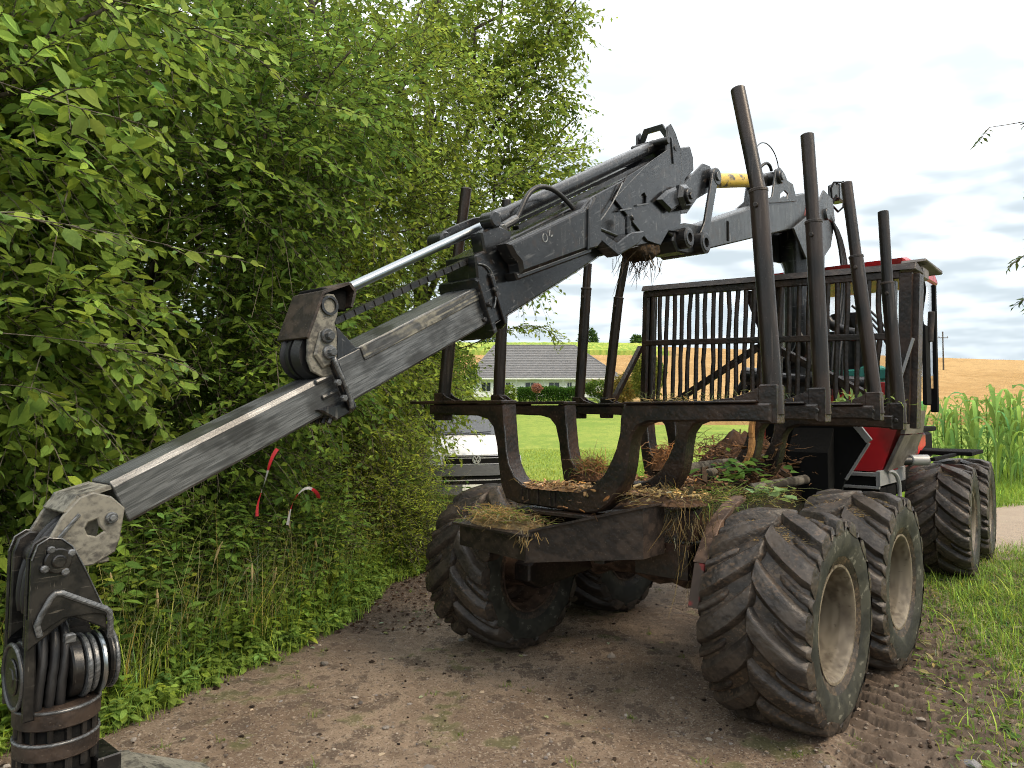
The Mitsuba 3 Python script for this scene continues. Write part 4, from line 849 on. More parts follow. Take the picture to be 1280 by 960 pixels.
COV = [(-2.235, 2.865), (-1.50, 3.225), (-1.43, 3.30), (-1.37, 3.335), (-1.325, 3.30), (-1.31, 3.15), (-1.315, 3.03), (-1.37, 2.99), (-2.11, 2.705), (-2.13, 2.77), (-2.18, 2.80)]
ob('hose_cover', rough(cat(px(COV, .131, .252, .022), px([(-1.46, 3.225), (-1.39, 3.325), (-1.33, 3.29), (-1.315, 3.03), (-1.37, 2.985), (-1.47, 2.955)], .235, .272, .01), px([(-2.15, 2.71), (-1.37, 2.99), (-1.37, 2.955), (-2.12, 2.67)], .13, .225, .01)), .002, 4))
def edge_line(P, x, r=.0028): return tube(np.array([(x, a_, b_) for a_, b_ in P]), r, 5)
for P_, x_ in ((COV[:5], .2505), (COV[5:9][::-1], .2505), (OB[1:6], .1275), ([(-2.13, 2.70), (-1.37, 2.985)], .2255), ([(-.005, 3.44), (-.005, 3.74), (.03, 3.90), (-.005, 4.07), (-.08, 4.16), (-.155, 4.212)], .1475), ([(-.22, 3.98), (-.50, 3.805), (-.98, 3.42)], .1475)): ob('worn_edge', edge_line(P_, x_), 'worn_steel', True)
ob('chalk_mark', cat(tube(np.array([(.2535, -1.905 + .022 * math.cos(t), 2.955 + .026 * math.sin(t)) for t in np.linspace(-4.2, 1.3, 16)]), .0028, 5), tube(np.array([(.2535, -1.862, 2.975), (.2535, -1.858, 3.01)]), .0028, 5), tube(np.array([(.2535, -1.842, 2.972), (.2535, -1.834, 2.984)]), .004, 5)), 'chalk', True)
ob('step_bracket', cat(px([(-1.30, 3.06), (-1.06, 2.985), (-.80, 3.115), (-.70, 3.20), (-.72, 3.225), (-.90, 3.18), (-1.07, 3.075), (-1.28, 3.12)], .13, .235, .008), rod((.19, -1.25, 3.15), (.19, -1.02, 3.14), .014, 8), rod((.21, -.90, 3.17), (.21, -.90, 3.30), .022, 10), rod((.19, -.90, 3.27), (.24, -.88, 3.30), .026, 10)))
ob('top_rail', cat(beam((.10, -2.0, 3.02), (.10, -.45, 3.825), [(-.025, -.012), (.025, -.012), (.025, .012), (-.025, .012)], .003), beam((-.10, -2.0, 3.02), (-.10, -.45, 3.825), [(-.025, -.012), (.025, -.012), (.025, .012), (-.025, .012)], .003)), 'link_steel')
ob('weld_rib', cat(*[tube(curve(P, 12), .006, 5) for P in ([(.151, -1.28, 3.13), (.152, -1.05, 3.34), (.152, -.88, 3.56)], [(.132, -2.36, 2.74), (.14, -2.27, 2.72), (.14, -2.22, 2.60), (.14, -2.235, 2.50)])]), 'worn_steel', True)
ax = np.array((0, -math.cos(.445), -math.sin(.445)))
nrm = np.array((0, -ax[2], ax[1])) * -1
def flange(c, w, h, t, holes=True, sh=0):
    c = np.array(c)
    sec = [(-w, -h), (-w * .7, -h - .03), (w * .7, -h - .03), (w, -h), (w, h * .9), (w * .85, h), (-w * .85, h), (-w, h * .9)]
    ms = [beam(c, c + ax * t, sec, .005)]
    return cat(ms)
ob('end_flange', flange((0, -2.30, 2.515), .165, .165, .035))
ob('end_flange', flange((0, -2.19, 2.57), .150, .155, .03))
for zz in (-.10, 0., .10): ob('flange_bolt', beam((.168, -2.315 + zz * .43, 2.51 + zz * .9), (.19, -2.315 + zz * .43, 2.51 + zz * .9), circle(.016, 6), .004, (0, 1, 0)), 'link_steel')
for zz in (-.06, .06): ob('flange_bolt', cat(rod((.10, -2.41 + zz * .43, 2.48 + zz), (.10, -2.32 + zz * .43, 2.52 + zz), .016, 8, .003)), 'link_steel')
# the extension cylinder on top
xk = num(FW + '__extension_cylinder')
def xc(n, m, b='black_paint', s=35): return add(xk + '__' + n, m, b, s, VM)
q0, q1 = np.array((0, -2.06, 3.082)), np.array((0, -.16, 4.07)); d = q1 - q0; d /= np.linalg.norm(d)
xc('barrel', rod(q0, q1, .050, 28, .008)); xc('gland', cat(rod(q0 - d * .03, q0 + d * .07, .060, 28, .006)))
xc('rod', rod(q0 - d * 1.34, q0 + d * .05, .026, 24, .003), 'chrome'); labels[xk + '__rod'] = {'label': 'bright chromed piston rod'}
xc('saddle', cat(px([(-2.42, 2.86), (-2.05, 3.01), (-1.98, 3.08), (-2.06, 3.12), (-2.16, 3.09), (-2.36, 2.99), (-2.46, 2.93)], -.13, -.10, .005), px([(-2.30, 2.80), (-2.10, 2.86), (-2.06, 2.98), (-2.2, 3.0), (-2.33, 2.93)], .03, .13, .01), rod((.06, -2.235, 3.02), (.16, -2.235, 3.02), .05, 18, .01), rod((-.19, -2.42, 2.90), (-.06, -2.42, 2.90), .05, 18, .01)))
xc('hose', tube(curve([(.07, -2.10, 3.02), (.09, -1.97, 3.10), (.10, -1.90, 3.23), (.11, -1.78, 3.325), (.13, -1.66, 3.33), (.15, -1.55, 3.28), (.16, -1.475, 3.235)], 26), .017, 8), 'hose', True)
xc('hose_fitting', cat(rod((.075, -2.09, 3.02), (.092, -1.98, 3.09), .023, 10), rod((.02, -2.10, 3.02), (.11, -2.12, 2.99), .03, 10)), 'worn_steel')
def chain(a, b, r):
    a, b = np.array(a), np.array(b); L = np.linalg.norm(b - a); n = int(L / (r * 1.5)); e = (b - a) / L
    ms = []
    for i in range(n):
        c = a + e * (i + .5) * L / n
        w = r * (1.0 if i % 2 else .75)
        ms.append(beam(c - e * r * 1.25, c + e * r * 1.25, [(-w, -r * .7), (w, -r * .7), (w, r * .7), (-w, r * .7)], .002))
    return cat(ms)
xc('chain', chain((.05, -2.20, 2.85), (.05, -3.30, 2.32), .022), 'link_steel', 20)
# first extension
e1 = num(FW + '__extension_boom')
def ea(n, m, b='worn_steel', s=30): return add(e1 + '__' + n, m, b, s, VM)
def sec(w, hh, c1, c2): return [(-w + c2, -hh), (w - c2, -hh), (w, -hh + c2), (w, hh - c1), (w - c1 * .62, hh), (-w + c1 * .62, hh), (-w, hh - c1), (-w, -hh + c2)]
a1 = np.array((0, -math.cos(.452), -math.sin(.452)))
c0, c1_ = np.array((0, -2.1, 2.612)), np.array((0, -3.30, 2.612 - 1.2 * math.tan(.452)))
ea('tube', beam(c0, c1_, sec(.122, .112, .012, .012), .004))
up1 = np.array((0, -a1[2], a1[1])) * -1
def face_strip(ca, cb_, x, lo, hi, t): return hexa([np.array(ca) + (x, 0, 0) + up1 * lo, np.array(cb_) + (x, 0, 0) + up1 * lo, np.array(cb_) + (x + t, 0, 0) + up1 * lo, np.array(ca) + (x + t, 0, 0) + up1 * lo, np.array(ca) + (x, 0, 0) + up1 * hi, np.array(cb_) + (x, 0, 0) + up1 * hi, np.array(cb_) + (x + t, 0, 0) + up1 * hi, np.array(ca) + (x + t, 0, 0) + up1 * hi])
ea('wear_strip', beam(c0 + a1 * .2 + up1 * .070 + (.1225, 0, 0), c0 + a1 * 1.14 + up1 * .070 + (.1225, 0, 0), [(0, -.032), (.007, -.026), (.007, .036), (0, .040)], .002), 'scuffed_cream')
ea('nose_flange', cat(beam(np.array((0, -3.27, 2.062)), np.array((0, -3.27, 2.062)) + a1 * .04, [(-.15, -.15), (-.11, -.175), (.11, -.175), (.15, -.15), (.15, .10), (-.15, .10)], .006), px([(-3.40, 1.91), (-3.30, 1.86), (-3.22, 1.90), (-3.26, 1.95)], -.13, .13, .008)), 'black_paint')
ea('nose_rib', tube(curve([(.16, -3.345, 2.15), (.165, -3.325, 2.10), (.165, -3.27, 2.0), (.165, -3.245, 1.92)], 12), .012, 7), 'worn_steel', True)
for zz in (2.035, 1.965): ea('nose_bolt', cat(rod((.10, -3.40 + (2.03 - zz) * .5, zz), (.10, -3.29 + (2.03 - zz) * .5, zz + .05), .014, 8, .003), beam((.15, -3.325 + (2.035 - zz) * .5, zz), (.178, -3.325 + (2.035 - zz) * .5, zz), circle(.017, 6), .004, (0, 1, 0))), 'worn_steel')
for dx in (-.10, -.05, 0, .05, .10): ea('nose_bolt', rod((dx, -3.33, 1.845), (dx, -3.31, 1.885), .013, 6, .003), 'link_steel')
sb = [(-3.455, 2.14), (-3.452, 2.243), (-3.385, 2.42), (-3.355, 2.452), (-3.315, 2.452), (-3.292, 2.42), (-3.292, 2.36), (-3.31, 2.32), (-3.295, 2.27), (-3.193, 2.195), (-3.24, 2.13), (-3.30, 2.075), (-3.37, 2.06), (-3.43, 2.085)]
for s in (-1, 1): ea('sheave_plate', px(sb, *sorted((s * .098, s * .116)), .004), 'worn_cream')
ea('sheave_housing', box(-.112, .080, -3.36, -3.222, 2.385, 2.485, .006), 'black_matt'); ea('sheave_cover', cat(*[beam(np.array((0, a[0], a[1])), np.array((0, b[0], b[1])), [(-.125, -.007), (.125, -.007), (.125, .007), (-.125, .007)], .002) for a, b in (((-3.462, 2.235), (-3.378, 2.455)), ((-3.382, 2.452), (-3.235, 2.515)), ((-3.235, 2.515), (-3.200, 2.48)), ((-3.200, 2.485), (-3.222, 2.40)))]), 'brown_rust')
ea('sheave', cat(lathe([(-.085, .001), (-.085, .108), (-.06, .118), (-.05, .102), (.02, .102), (.03, .118), (.085, .108), (.085, .001)], 36), *[lathe([(-.03, .09), (-.03, .112), (.0, .112), (.0, .09)], 36)]), 'hose', 30); scene[list(scene)[-1]]['to_world'] = VM.translate([-.01, -3.365, 2.165])
ea('sheave_pipe', lathe([(-.12, .034), (-.12, .046), (.128, .046), (.128, .034), (-.1, .034)], 28), 'black_paint'); scene[list(scene)[-1]]['to_world'] = VM.translate([0, -3.345, 2.396])
ea('sheave_boss', cat(px([(-3.43, 2.16), (-3.40, 2.27), (-3.36, 2.29), (-3.325, 2.26), (-3.31, 2.17), (-3.33, 2.12), (-3.38, 2.10)], .115, .135, .01)), 'worn_cream')
for yy, zz in ((-3.369, 2.250), (-3.357, 2.176)): ea('sheave_pin', cat(rod((.13, yy, zz), (.155, yy, zz), .034, 18, .006), rod((.15, yy, zz), (.18, yy, zz), .02, 8, .003)), 'worn_steel')
ea('ear_gusset', cat(px([(-3.30, 2.30), (-3.19, 2.21), (-3.06, 2.235), (-3.03, 2.215), (-3.24, 2.10), (-3.30, 2.10)], .085, .12, .004)), 'black_paint')
ea('rub_pad', beam(np.array((0, -3.36, 2.02)) + up1 * .095, np.array((0, -3.20, 2.10)) + up1 * .095, [(-.10, -.02), (.10, -.02), (.10, .02), (-.10, .02)], .003), 'black_matt')
# second extension
e2 = num(FW + '__second_extension')
def eb(n, m, b='worn_steel', s=30): return add(e2 + '__' + n, m, b, s, VM)
a2 = math.tan(.437)
eb('tube', beam((0, -3.1, 1.508 + 1.255 * a2), (0, -4.235, 1.508 + .12 * a2), sec(.100, .085, .022, .012), .004))
# tip
tp = num(FW + '__boom_tip')
def tb(n, m, b='worn_cream', s=30): return add(tp + '__' + n, m, b, s, VM)
tipp = [(-4.375, 1.598), (-4.33, 1.612), (-4.27, 1.592), (-4.222, 1.545), (-4.238, 1.432), (-4.254, 1.388), (-4.325, 1.352), (-4.37, 1.350), (-4.42, 1.335), (-4.47, 1.345), (-4.495, 1.39), (-4.480, 1.44), (-4.43, 1.535)]
for s in (-1, 1): tb('cheek_plate', px(tipp, *sorted((s * .101, s * .116)), .005, [[(a, b) for a, b in ((-4.345, 1.505), (-4.315, 1.515), (-4.31, 1.49), (-4.292, 1.468), (-4.318, 1.452), (-4.347, 1.462), (-4.356, 1.485))]]))
for m in (px([(-4.50, 1.40), (-4.382, 1.542), (-4.372, 1.535), (-4.49, 1.39)], .116, .128, .003), px([(-4.50, 1.405), (-4.385, 1.60), (-4.375, 1.595), (-4.488, 1.40)], -.128, -.116, .003)): tb('cheek_rail', m, 'worn_steel')
for m in (beam((0, -4.375, 1.597), (0, -4.27, 1.625), [(-.11, -.008), (.11, -.008), (.11, .008), (-.11, .008)], .002), beam((0, -4.42, 1.545), (0, -4.375, 1.60), [(-.11, -.008), (.11, -.008), (.11, .008), (-.11, .008)], .002), box(-.10, .10, -4.37, -4.27, 1.352, 1.375)): tb('cross_plate', m)
tb('pivot_boss', cat(rod((-.10, -4.449, 1.39), (.10, -4.449, 1.39), .05, 20)), 'link_steel')
tb('bolt', cat(beam((.116, -4.272, 1.515), (.135, -4.272, 1.515), circle(.021, 16), .004, (0, 1, 0)), beam((.13, -4.272, 1.515), (.145, -4.272, 1.515), circle(.012, 6), .002, (0, 1, 0))), 'worn_steel')
tb('inner_hose', cat(*[tube(curve([(dx, -4.30, 1.54), (dx, -4.40, 1.50), (dx * 1.1, -4.49, 1.36), (dx * 1.1, -4.50, 1.20)], 14), .014, 7) for dx in (-.045, 0.0, .045)]), 'hose', True)
# hanging link and rotator
rk = num(FW + '__rotator')
def rb(n, m, b='link_steel', s=30): return add(rk + '__' + n, m, b, s, VM)
hp = [(-4.530, 1.10), (-4.525, 1.40), (-4.508, 1.450), (-4.475, 1.470), (-4.435, 1.462), (-4.402, 1.432), (-4.366, 1.36), (-4.300, 1.205), (-4.285, 1.165), (-4.285, 1.12), (-4.40, 1.19)]
hp0 = [(-4.530, .98), (-4.525, 1.40), (-4.508, 1.450), (-4.475, 1.470), (-4.435, 1.462), (-4.402, 1.432), (-4.366, 1.36), (-4.300, 1.205), (-4.285, 1.165), (-4.285, .98)]
for x0, x1, P in ((.120, .140, hp), (-.140, -.120, hp0), (-.09, -.07, hp), (.075, .09, hp)): rb('cheek_plate', px(P, x0, x1, .005))
LIP = [(.146, -4.498, 1.145), (.150, -4.508, 1.185), (.150, -4.497, 1.212), (.150, -4.468, 1.268), (.150, -4.455, 1.280), (.150, -4.435, 1.278), (.150, -4.36, 1.235), (.150, -4.295, 1.198), (.148, -4.281, 1.185), (.146, -4.276, 1.15), (.135, -4.272, 1.09)]
rb('front_lip', tube(np.array(LIP), .0105, 8), 'worn_steel', 40)
rb('worn_edge', cat(*[tube(np.array([(.1405, *p_) for p_ in hp[1:9]]), .0028, 5), tube(np.array([(-.119, *p_) for p_ in hp0[1:6]]), .003, 5)]), 'worn_steel', 40)
rb('front_plate', px([(-4.500, 1.15), (-4.503, 1.20), (-4.462, 1.274), (-4.435, 1.274), (-4.29, 1.195), (-4.285, 1.17), (-4.30, 1.178), (-4.335, 1.188), (-4.425, 1.192), (-4.46, 1.175)], .136, .150, .003))
rb('side_strap', px([(-4.535, .86), (-4.530, 1.20), (-4.505, 1.20), (-4.500, 1.05), (-4.500, .86)], .100, .128, .006))
rb('pin', cat(beam((.14, -4.449, 1.39), (.156, -4.449, 1.39), circle(.043, 20), .004, (0, 1, 0)), beam((.15, -4.449, 1.39), (.168, -4.449, 1.39), circle(.022, 16), .004, (0, 1, 0))), 'link_steel')
for a in np.arange(4) * np.pi / 2 + .5: rb('pin_lug', beam((.14, -4.449 + .046 * math.cos(a), 1.39 + .046 * math.sin(a)), (.160, -4.449 + .046 * math.cos(a), 1.39 + .046 * math.sin(a)), circle(.013, 8), .004, (0, 1, 0)), 'worn_steel')
rb('tab', box(.146, .172, -4.428, -4.395, 1.105, 1.138, .005), 'worn_steel')
rb('back_plate', px([(-4.53, .86), (-4.53, 1.12), (-4.28, 1.12), (-4.25, 1.08), (-4.25, .86)], -.145, -.115, .006))
for yy, hw in ((-4.520, .014), (-4.243, .011)):
    rb('cross_boss', cat(beam((0.0, yy - hw, .985), (0.0, yy + hw, .985), circle(.108, 40), .008, (1, 0, 0)))); 
rb('cross_pin', cat(beam((0, -4.543, .985), (0, -4.533, .985), circle(.036, 6), .004, (1, 0, 0)), beam((0, -4.540, .985), (0, -4.533, .985), circle(.062, 24), .003, (1, 0, 0))), 'link_steel')
rb('rim_edge', cat(*[tube(np.array([(.108 * math.sin(t), yy, .985 + .108 * math.cos(t)) for t in np.linspace(0, 2 * np.pi, 41)]), .008, 6, False) for yy in (-4.534, -4.507, -4.232)]), 'worn_steel', True)
rb('core', cat(rod((-.03, -4.52, .985), (-.03, -4.255, .985), .070, 28), box(-.09, .02, -4.50, -4.28, .86, 1.09)), 'black_matt')
for yy in (-4.335, -4.285): rb('brake_disc', beam((.035, yy - .008, .985), (.035, yy + .008, .985), circle(.112, 40), .004, (1, 0, 0)), 'chrome' if yy > -4.3 else 'worn_steel')
rb('brake_disc', beam((.03, -4.318, .985), (.03, -4.300, .985), circle(.105, 40), .004, (1, 0, 0)), 'worn_steel')
rb('brake_drum', beam((.02, -4.385, .985), (.02, -4.345, .985), circle(.108, 36), .006, (1, 0, 0)), 'link_steel')
for q, yy in enumerate((-4.475, -4.438, -4.405)): rb('hose', tube(curve([(.03, yy + .01, 1.15), (.065, yy + .012, 1.06), (.08, yy, .97), (.075, yy - .005, .87)], 14) + np.random.default_rng(q).normal(0, .0006, (14, 3)), .016, 8), 'hose', True)
rb('collar', rough(cat(lathe([(.865, .03), (.880, .10), (.875, .130), (.868, .137), (.812, .137), (.806, .130), (.806, .10)][::-1], 64)), .001, 9), 'brown_rust'); scene[list(scene)[-1]]['to_world'] = VM.translate([0, -4.395, 0]).rotate([0, 1, 0], -90)
rb('collar', rough(cat(lathe([(.755, .10), (.764, .129), (.758, .135), (.706, .135), (.700, .128), (.700, .10)][::-1], 64)), .001, 9), 'brown_rust'); scene[list(scene)[-1]]['to_world'] = VM.translate([0, -4.395, 0]).rotate([0, 1, 0], -90)
rb('body', lathe([(.875, .001), (.875, .10), (.80, .114), (.62, .114), (.56, .10), (.56, .001)][::-1], 48), 'black_matt'); scene[list(scene)[-1]]['to_world'] = VM.translate([0, -4.395, 0]).rotate([0, 1, 0], -90)
for a in np.arange(14) * 2 * np.pi / 14:
    c, s = .121 * math.cos(a), .121 * math.sin(a)
    rb('stud', rod((c, -4.395 + s, .757), (c, -4.395 + s, .81), .010, 8, .002)); rb('stud', rod((c, -4.395 + s, .66), (c, -4.395 + s, .705), .013, 6, .002))
rb('lip_ring', cat(*[tube(np.array([(r_ * math.sin(t), -4.395 + r_ * math.cos(t), z_) for t in np.linspace(0, 2 * np.pi, 61)]), .006, 6, False) for r_, z_ in ((.134, .868), (.132, .758))]), 'worn_steel', True)
gk = num(FW + '__grapple')
add(gk + '__top_plate', cat(plate([(-.17, -4.62), (.24, -4.62), (.30, -4.30), (.24, -4.12), (-.10, -4.10), (-.24, -4.3)], .50, .565, .012)), 'worn_cream', 30, VM)
add(gk + '__valve_block', cat(box(.09, .17, -4.44, -4.36, .566, .655), box(.06, .14, -4.55, -4.48, .566, .64), box(-.05, .12, -4.30, -4.22, .566, .66)), 'link_steel', 30, VM)
for s in (-1, 1): add(gk + '__jaw', rough(px([(-4.40 + s * .10, .56), (-4.40 + s * .30, .54), (-4.40 + s * .62, .38), (-4.40 + s * .72, .18), (-4.40 + s * .66, .03), (-4.40 + s * .50, .0), (-4.40 + s * .58, .20), (-4.40 + s * .48, .34), (-4.40 + s * .22, .42)], -.16, .16, .01), .002, 5), 'worn_cream', 30, VM)
add(gk + '__hose', cat(tube(curve([(.15, -4.45, .63), (.20, -4.52, .68), (.18, -4.62, .64), (.10, -4.68, .55)], 14), .016, 8), rod((.13, -4.56, .64), (.20, -4.56, .66), .022, 12)), 'hose', True, VM)

# work lamp by the mast head
wk = num(FW + '__work_lamp')
add(wk + '__frame', cat(*[tube(np.array(P), .013, 6) for P in ([(.16, 3.62, 4.40), (.16, 3.80, 4.44), (.16, 4.22, 4.80), (.16, 4.26, 4.75), (.16, 4.20, 4.47), (.16, 4.0, 4.37), (.16, 3.78, 4.40), (.16, 3.74, 4.60), (.16, 3.85, 4.70), (.16, 4.22, 4.79)],)]), 'black_matt', True, VM)
add(wk + '__housing', cat(box(.06, .20, 3.95, 4.14, 4.50, 4.72, .02)), 'black_paint', 30, VM)
add(wk + '__lens', cat(box(.085, .185, 3.938, 3.949, 4.53, 4.69, .004)), 'galvanised', 30, VM)

# ---- front unit: cab, engine body, steps
cb_ = num(FW + '__cab')
def cc(n, m, b='red_paint', s=30): return add(cb_ + '__' + n, m, b, s, VM)
cc('roof', cat(px([(3.80, 3.60), (3.78, 3.66), (4.0, 3.70), (5.3, 3.72), (5.5, 3.62), (5.5, 3.55), (3.85, 3.55)], -.80, .94, .03)))
cc('roof_visor', cat(px([(3.74, 3.585), (3.76, 3.615), (4.6, 3.60), (4.6, 3.55)], .90, 1.16, .01), box(.92, 1.12, 3.78, 4.05, 3.40, 3.54, .02)), 'grey_panel')
for x0 in (-.78, .86):
    for yy in (3.84, 5.3): cc('pillar', box(x0, x0 + .08, yy, yy + .09, 1.9, 3.55, .01), 'black_matt')
cc('rear_pane', box(-.70, .86, 3.86, 3.87, 2.25, 3.55, .002), 'glass', False)
cc('side_pane', box(.91, .918, 3.93, 5.3, 2.2, 3.55, .002), 'glass', False)
cc('side_pane', box(-.758, -.75, 3.93, 5.3, 2.2, 3.55, .002), 'glass', False)
cc('front_pane', box(-.70, .86, 5.36, 5.37, 2.2, 3.55, .002), 'glass', False)
cc('rear_wall', box(-.70, .86, 3.84, 3.885, 1.7, 2.25, .01))
cc('seat', cat(box(-.22, .32, 4.5, 4.62, 2.1, 2.95, .05), box(-.22, .32, 4.2, 4.6, 2.0, 2.14, .04), box(-.14, .24, 4.5, 4.6, 2.98, 3.18, .04)), 'black_matt')
cc('console', cat(box(.38, .60, 4.0, 4.3, 2.2, 2.46, .03), box(-.2, .66, 4.0, 4.2, 2.28, 2.42, .02)), 'teal')
cc('floor', box(-.75, .9, 3.87, 5.4, 1.66, 1.72, .01), 'black_matt')
ek = num(FW + '__body_panel')
used.add(ek)
scene[ek] = mikit.ply(cat(px([(3.56, 1.30), (3.56, 1.64), (5.3, 1.64), (5.3, 1.45), (4.4, 1.24)], .70, .80, .03), px([(3.50, 1.3), (3.50, 2.1), (3.55, 2.1), (3.55, 1.3)], -.7, .78, .01)), 'red_paint', smooth=30, to_world=VM)
part('body_panel', cat(hexa([(.42, 3.05, 1.27), (.84, 3.05, 1.27), (.88, 3.52, 1.27), (.42, 3.52, 1.27), (.42, 3.05, 1.92), (1.06, 3.05, 1.92), (1.06, 3.52, 1.92), (.42, 3.52, 1.92)])), 'red_paint', False, 'bright red lower body panel behind the headboard')
part('side_panel', cat(hexa([(.86, 3.03, 1.28), (.90, 3.03, 1.28), (.96, 3.8, 1.33), (.91, 3.8, 1.33), (1.03, 3.03, 1.66), (1.07, 3.03, 1.66), (1.08, 3.8, 1.66), (1.04, 3.8, 1.66)])), 'grey_panel', False, 'dirty grey side panel under the cab')
part('side_panel', cat(hexa([(1.03, 3.03, 1.672), (1.07, 3.03, 1.672), (1.08, 3.8, 1.672), (1.04, 3.8, 1.672), (1.08, 3.03, 1.92), (1.12, 3.03, 1.92), (1.11, 3.8, 1.92), (1.07, 3.8, 1.92)])), 'grey_panel', False)
part('side_panel', cat(box(.86, .94, 3.9, 4.2, 1.4, 1.9, .01)), 'dull_red')
sk = num(FW + '__step')
add(sk + '__frame', cat(box(.50, .86, 2.86, 2.90, 1.23, 1.27, .003), box(.50, .86, 2.86, 2.90, 1.10, 1.13, .003), box(.44, .50, 2.83, 2.88, .80, 1.30, .004), box(.83, .87, 2.86, 3.9, 1.13, 1.29, .004), tube(curve([(.88, 3.12, 1.27), (.93, 3.22, 1.24), (.95, 3.28, 1.12), (.95, 3.28, .98)], 14), .022, 8)), 'galvanised', 30, VM)
add(sk + '__box', cat(box(.50, .83, 2.88, 3.4, 1.13, 1.23, .004), box(.46, .84, 2.95, 3.6, .82, 1.10, .01)), 'black_matt', 30, VM)
part('bunk_shield', cat(px([(2.10, 1.0), (2.10, 1.5), (2.29, 1.74), (2.29, 1.2), (2.2, 1.0)], .20, .60, .004), py([(-.1, 1.05), (-.1, 1.78), (.80, 1.78), (.92, 1.62), (.70, 1.24), (.62, 1.02)], 2.30, 2.33, .003)), 'black_matt')
part('shield_edge', cat(beam((.795, 2.31, 1.79), (.925, 2.31, 1.615), [(-.02, -.03), (.02, -.03), (.02, .03), (-.02, .03)], .003, (0, 1, 0)), beam((.92, 2.31, 1.60), (.70, 2.31, 1.23), [(-.012, -.012), (.012, -.012), (.012, .012), (-.012, .012)], .003, (0, 1, 0))), 'galvanised')
part('front_frame', cat(box(-.42, .42, 3.3, 6.8, .80, 1.22, .02), box(-.55, .55, 3.6, 6.9, 1.22, 1.62, .04)), 'black_matt')
part('bonnet', cat(px([(5.5, 1.5), (5.5, 2.05), (7.0, 1.9), (7.25, 1.5)], -.55, .42, .04)), 'grey_panel')
part('platform', box(.60, 1.36, 4.95, 5.75, 1.37, 1.42, .008), 'black_matt'); part('platform', box(1.15, 1.20, 3.75, 5.0, 1.36, 1.40, .006), 'black_matt')
part('air_filter', cat(rod((.98, 3.62, 1.37), (1.12, 3.80, 1.37), .06, 20, .01)), 'galvanised', label='pale cylinder on the front frame'); part('air_filter', cat(rod((.86, 3.48, 1.36), (.985, 3.625, 1.365), .05, 18, .008)), 'hose')
part('mirror', cat(box(1.085, 1.125, 3.80, 4.02, 1.98, 2.88, .012)), 'black_matt'); part('mirror_arm', tube(curve([(1.02, 3.80, 3.45), (1.10, 3.78, 3.40), (1.11, 3.80, 3.1), (1.10, 3.88, 2.86)], 14), .012, 6), 'black_matt', True)
part('exhaust_pipe', cat(rod((1.13, 3.98, 2.7), (1.15, 4.0, 3.04), .035, 14)), 'brown_rust')
part('coiled_hose', cat(tube(curve([(.34, 2.5, 3.15), (.40, 2.55, 2.95), (.56, 2.6, 2.78), (.78, 2.65, 2.68), (.86, 2.8, 2.5)], 30), .05 + .006 * np.sin(np.arange(30) * 2.1), 10)), 'hose', True)
for q in range(3): part('cab_hose', tube(curve([(.7 + .05 * q, 2.6, 3.0), (.84 + .05 * q, 2.62, 2.85), (.96 + .04 * q, 2.6, 2.70), (1.0 + .03 * q, 2.75, 2.55)], 16), .012, 6), 'hose', True)
for q in range(3): part('deck_hose', tube(curve([(-.5 + q * .08, 2.5, 2.1), (-.1, 2.55 + q * .05, 2.42 - q * .05), (.15 + q * .05, 2.5, 2.55), (.2, 2.45, 2.75)], 18), .03, 8), 'hose', True)
part('deck_block', cat(rod((-.36, 2.45, 2.29), (.95, 2.45, 2.17), .075, 20), rod((-.40, 2.44, 2.30), (-.1, 2.44, 2.27), .10, 20)), 'black_paint')
# ================================================================ far things
def rgb(*c): return pr(c, .7, 0., .25)
scene['house_white'] = rgb(.70, .72, .68); scene['roof_grey'] = pr(proc(lambda p, n, uv: mix((.105, .105, .108), (.165, .165, .168), noise(p.x * 3, p.z * 14, 1.) * .6 + .4 * fbm(p.x * .5, p.z * .5, 2., 3))), .75, 0., .3)
scene['dark_pane'] = pr((.03, .035, .04), .12, 0., .6); scene['hazy_film'] = pr((.55, .66, .68), .3, 0., .5)
scene['flower'] = rgb(.42, .22, .16)
hz = 3.95
hk_ = thing('bungalow', 'white bungalow with a wide grey hipped roof beyond the lawn', 'house')
x0, x1, yf, yb, ez = -6.3, 15.4, 100.2, 113.0, 6.56
wx0, wx1 = x0 + .9, x1 - .9
wins = [(-4.3, -2.95), (-.9, -.2), (1.8, 3.45), (5.1, 6.65), (7.65, 8.4), (10.05, 11.7)]
wall = [(wx0, 3.0), (wx1, 3.0), (wx1, ez), (wx0, ez)]
add(hk_ + '__wall', cat(py(wall, 101.0, 101.3, .01, [[(a, 4.75), (b, 4.75), (b, 6.1), (a, 6.1)] for a, b in wins]), box(wx1 - .3, wx1, 101.31, 112, 3.0, ez, .01), box(wx0, wx0 + .3, 101.31, 112, 3.0, ez, .01), box(wx0, wx1, 111.7, 112, 3.0, ez, .01)), 'house_white')
for a, b in wins:
    k = num(hk_ + '__window'); used.add(k)
    add(k + '__pane', box(a + .06, b - .06, 101.14, 101.16, 4.80, 6.05, .002), 'dark_pane')
    add(k + '__frame', py([(a, 4.75), (b, 4.75), (b, 6.1), (a, 6.1)], 101.08, 101.15, .005, [[(a + .07, 4.82), ((a + b) / 2 - .035, 4.82), ((a + b) / 2 - .035, 6.03), (a + .07, 6.03)], [((a + b) / 2 + .035, 4.82), (b - .07, 4.82), (b - .07, 6.03), ((a + b) / 2 + .035, 6.03)]]), 'house_white')
for xb in (.6, 4.3, 7.1, -1.8, 9.3): add(hk_ + '__bracket', beam((xb, 100.98, 5.55), (xb, 100.3, 6.45), [(-.06, -.06), (.06, -.06), (.06, .06), (-.06, .06)], .005), 'house_white')
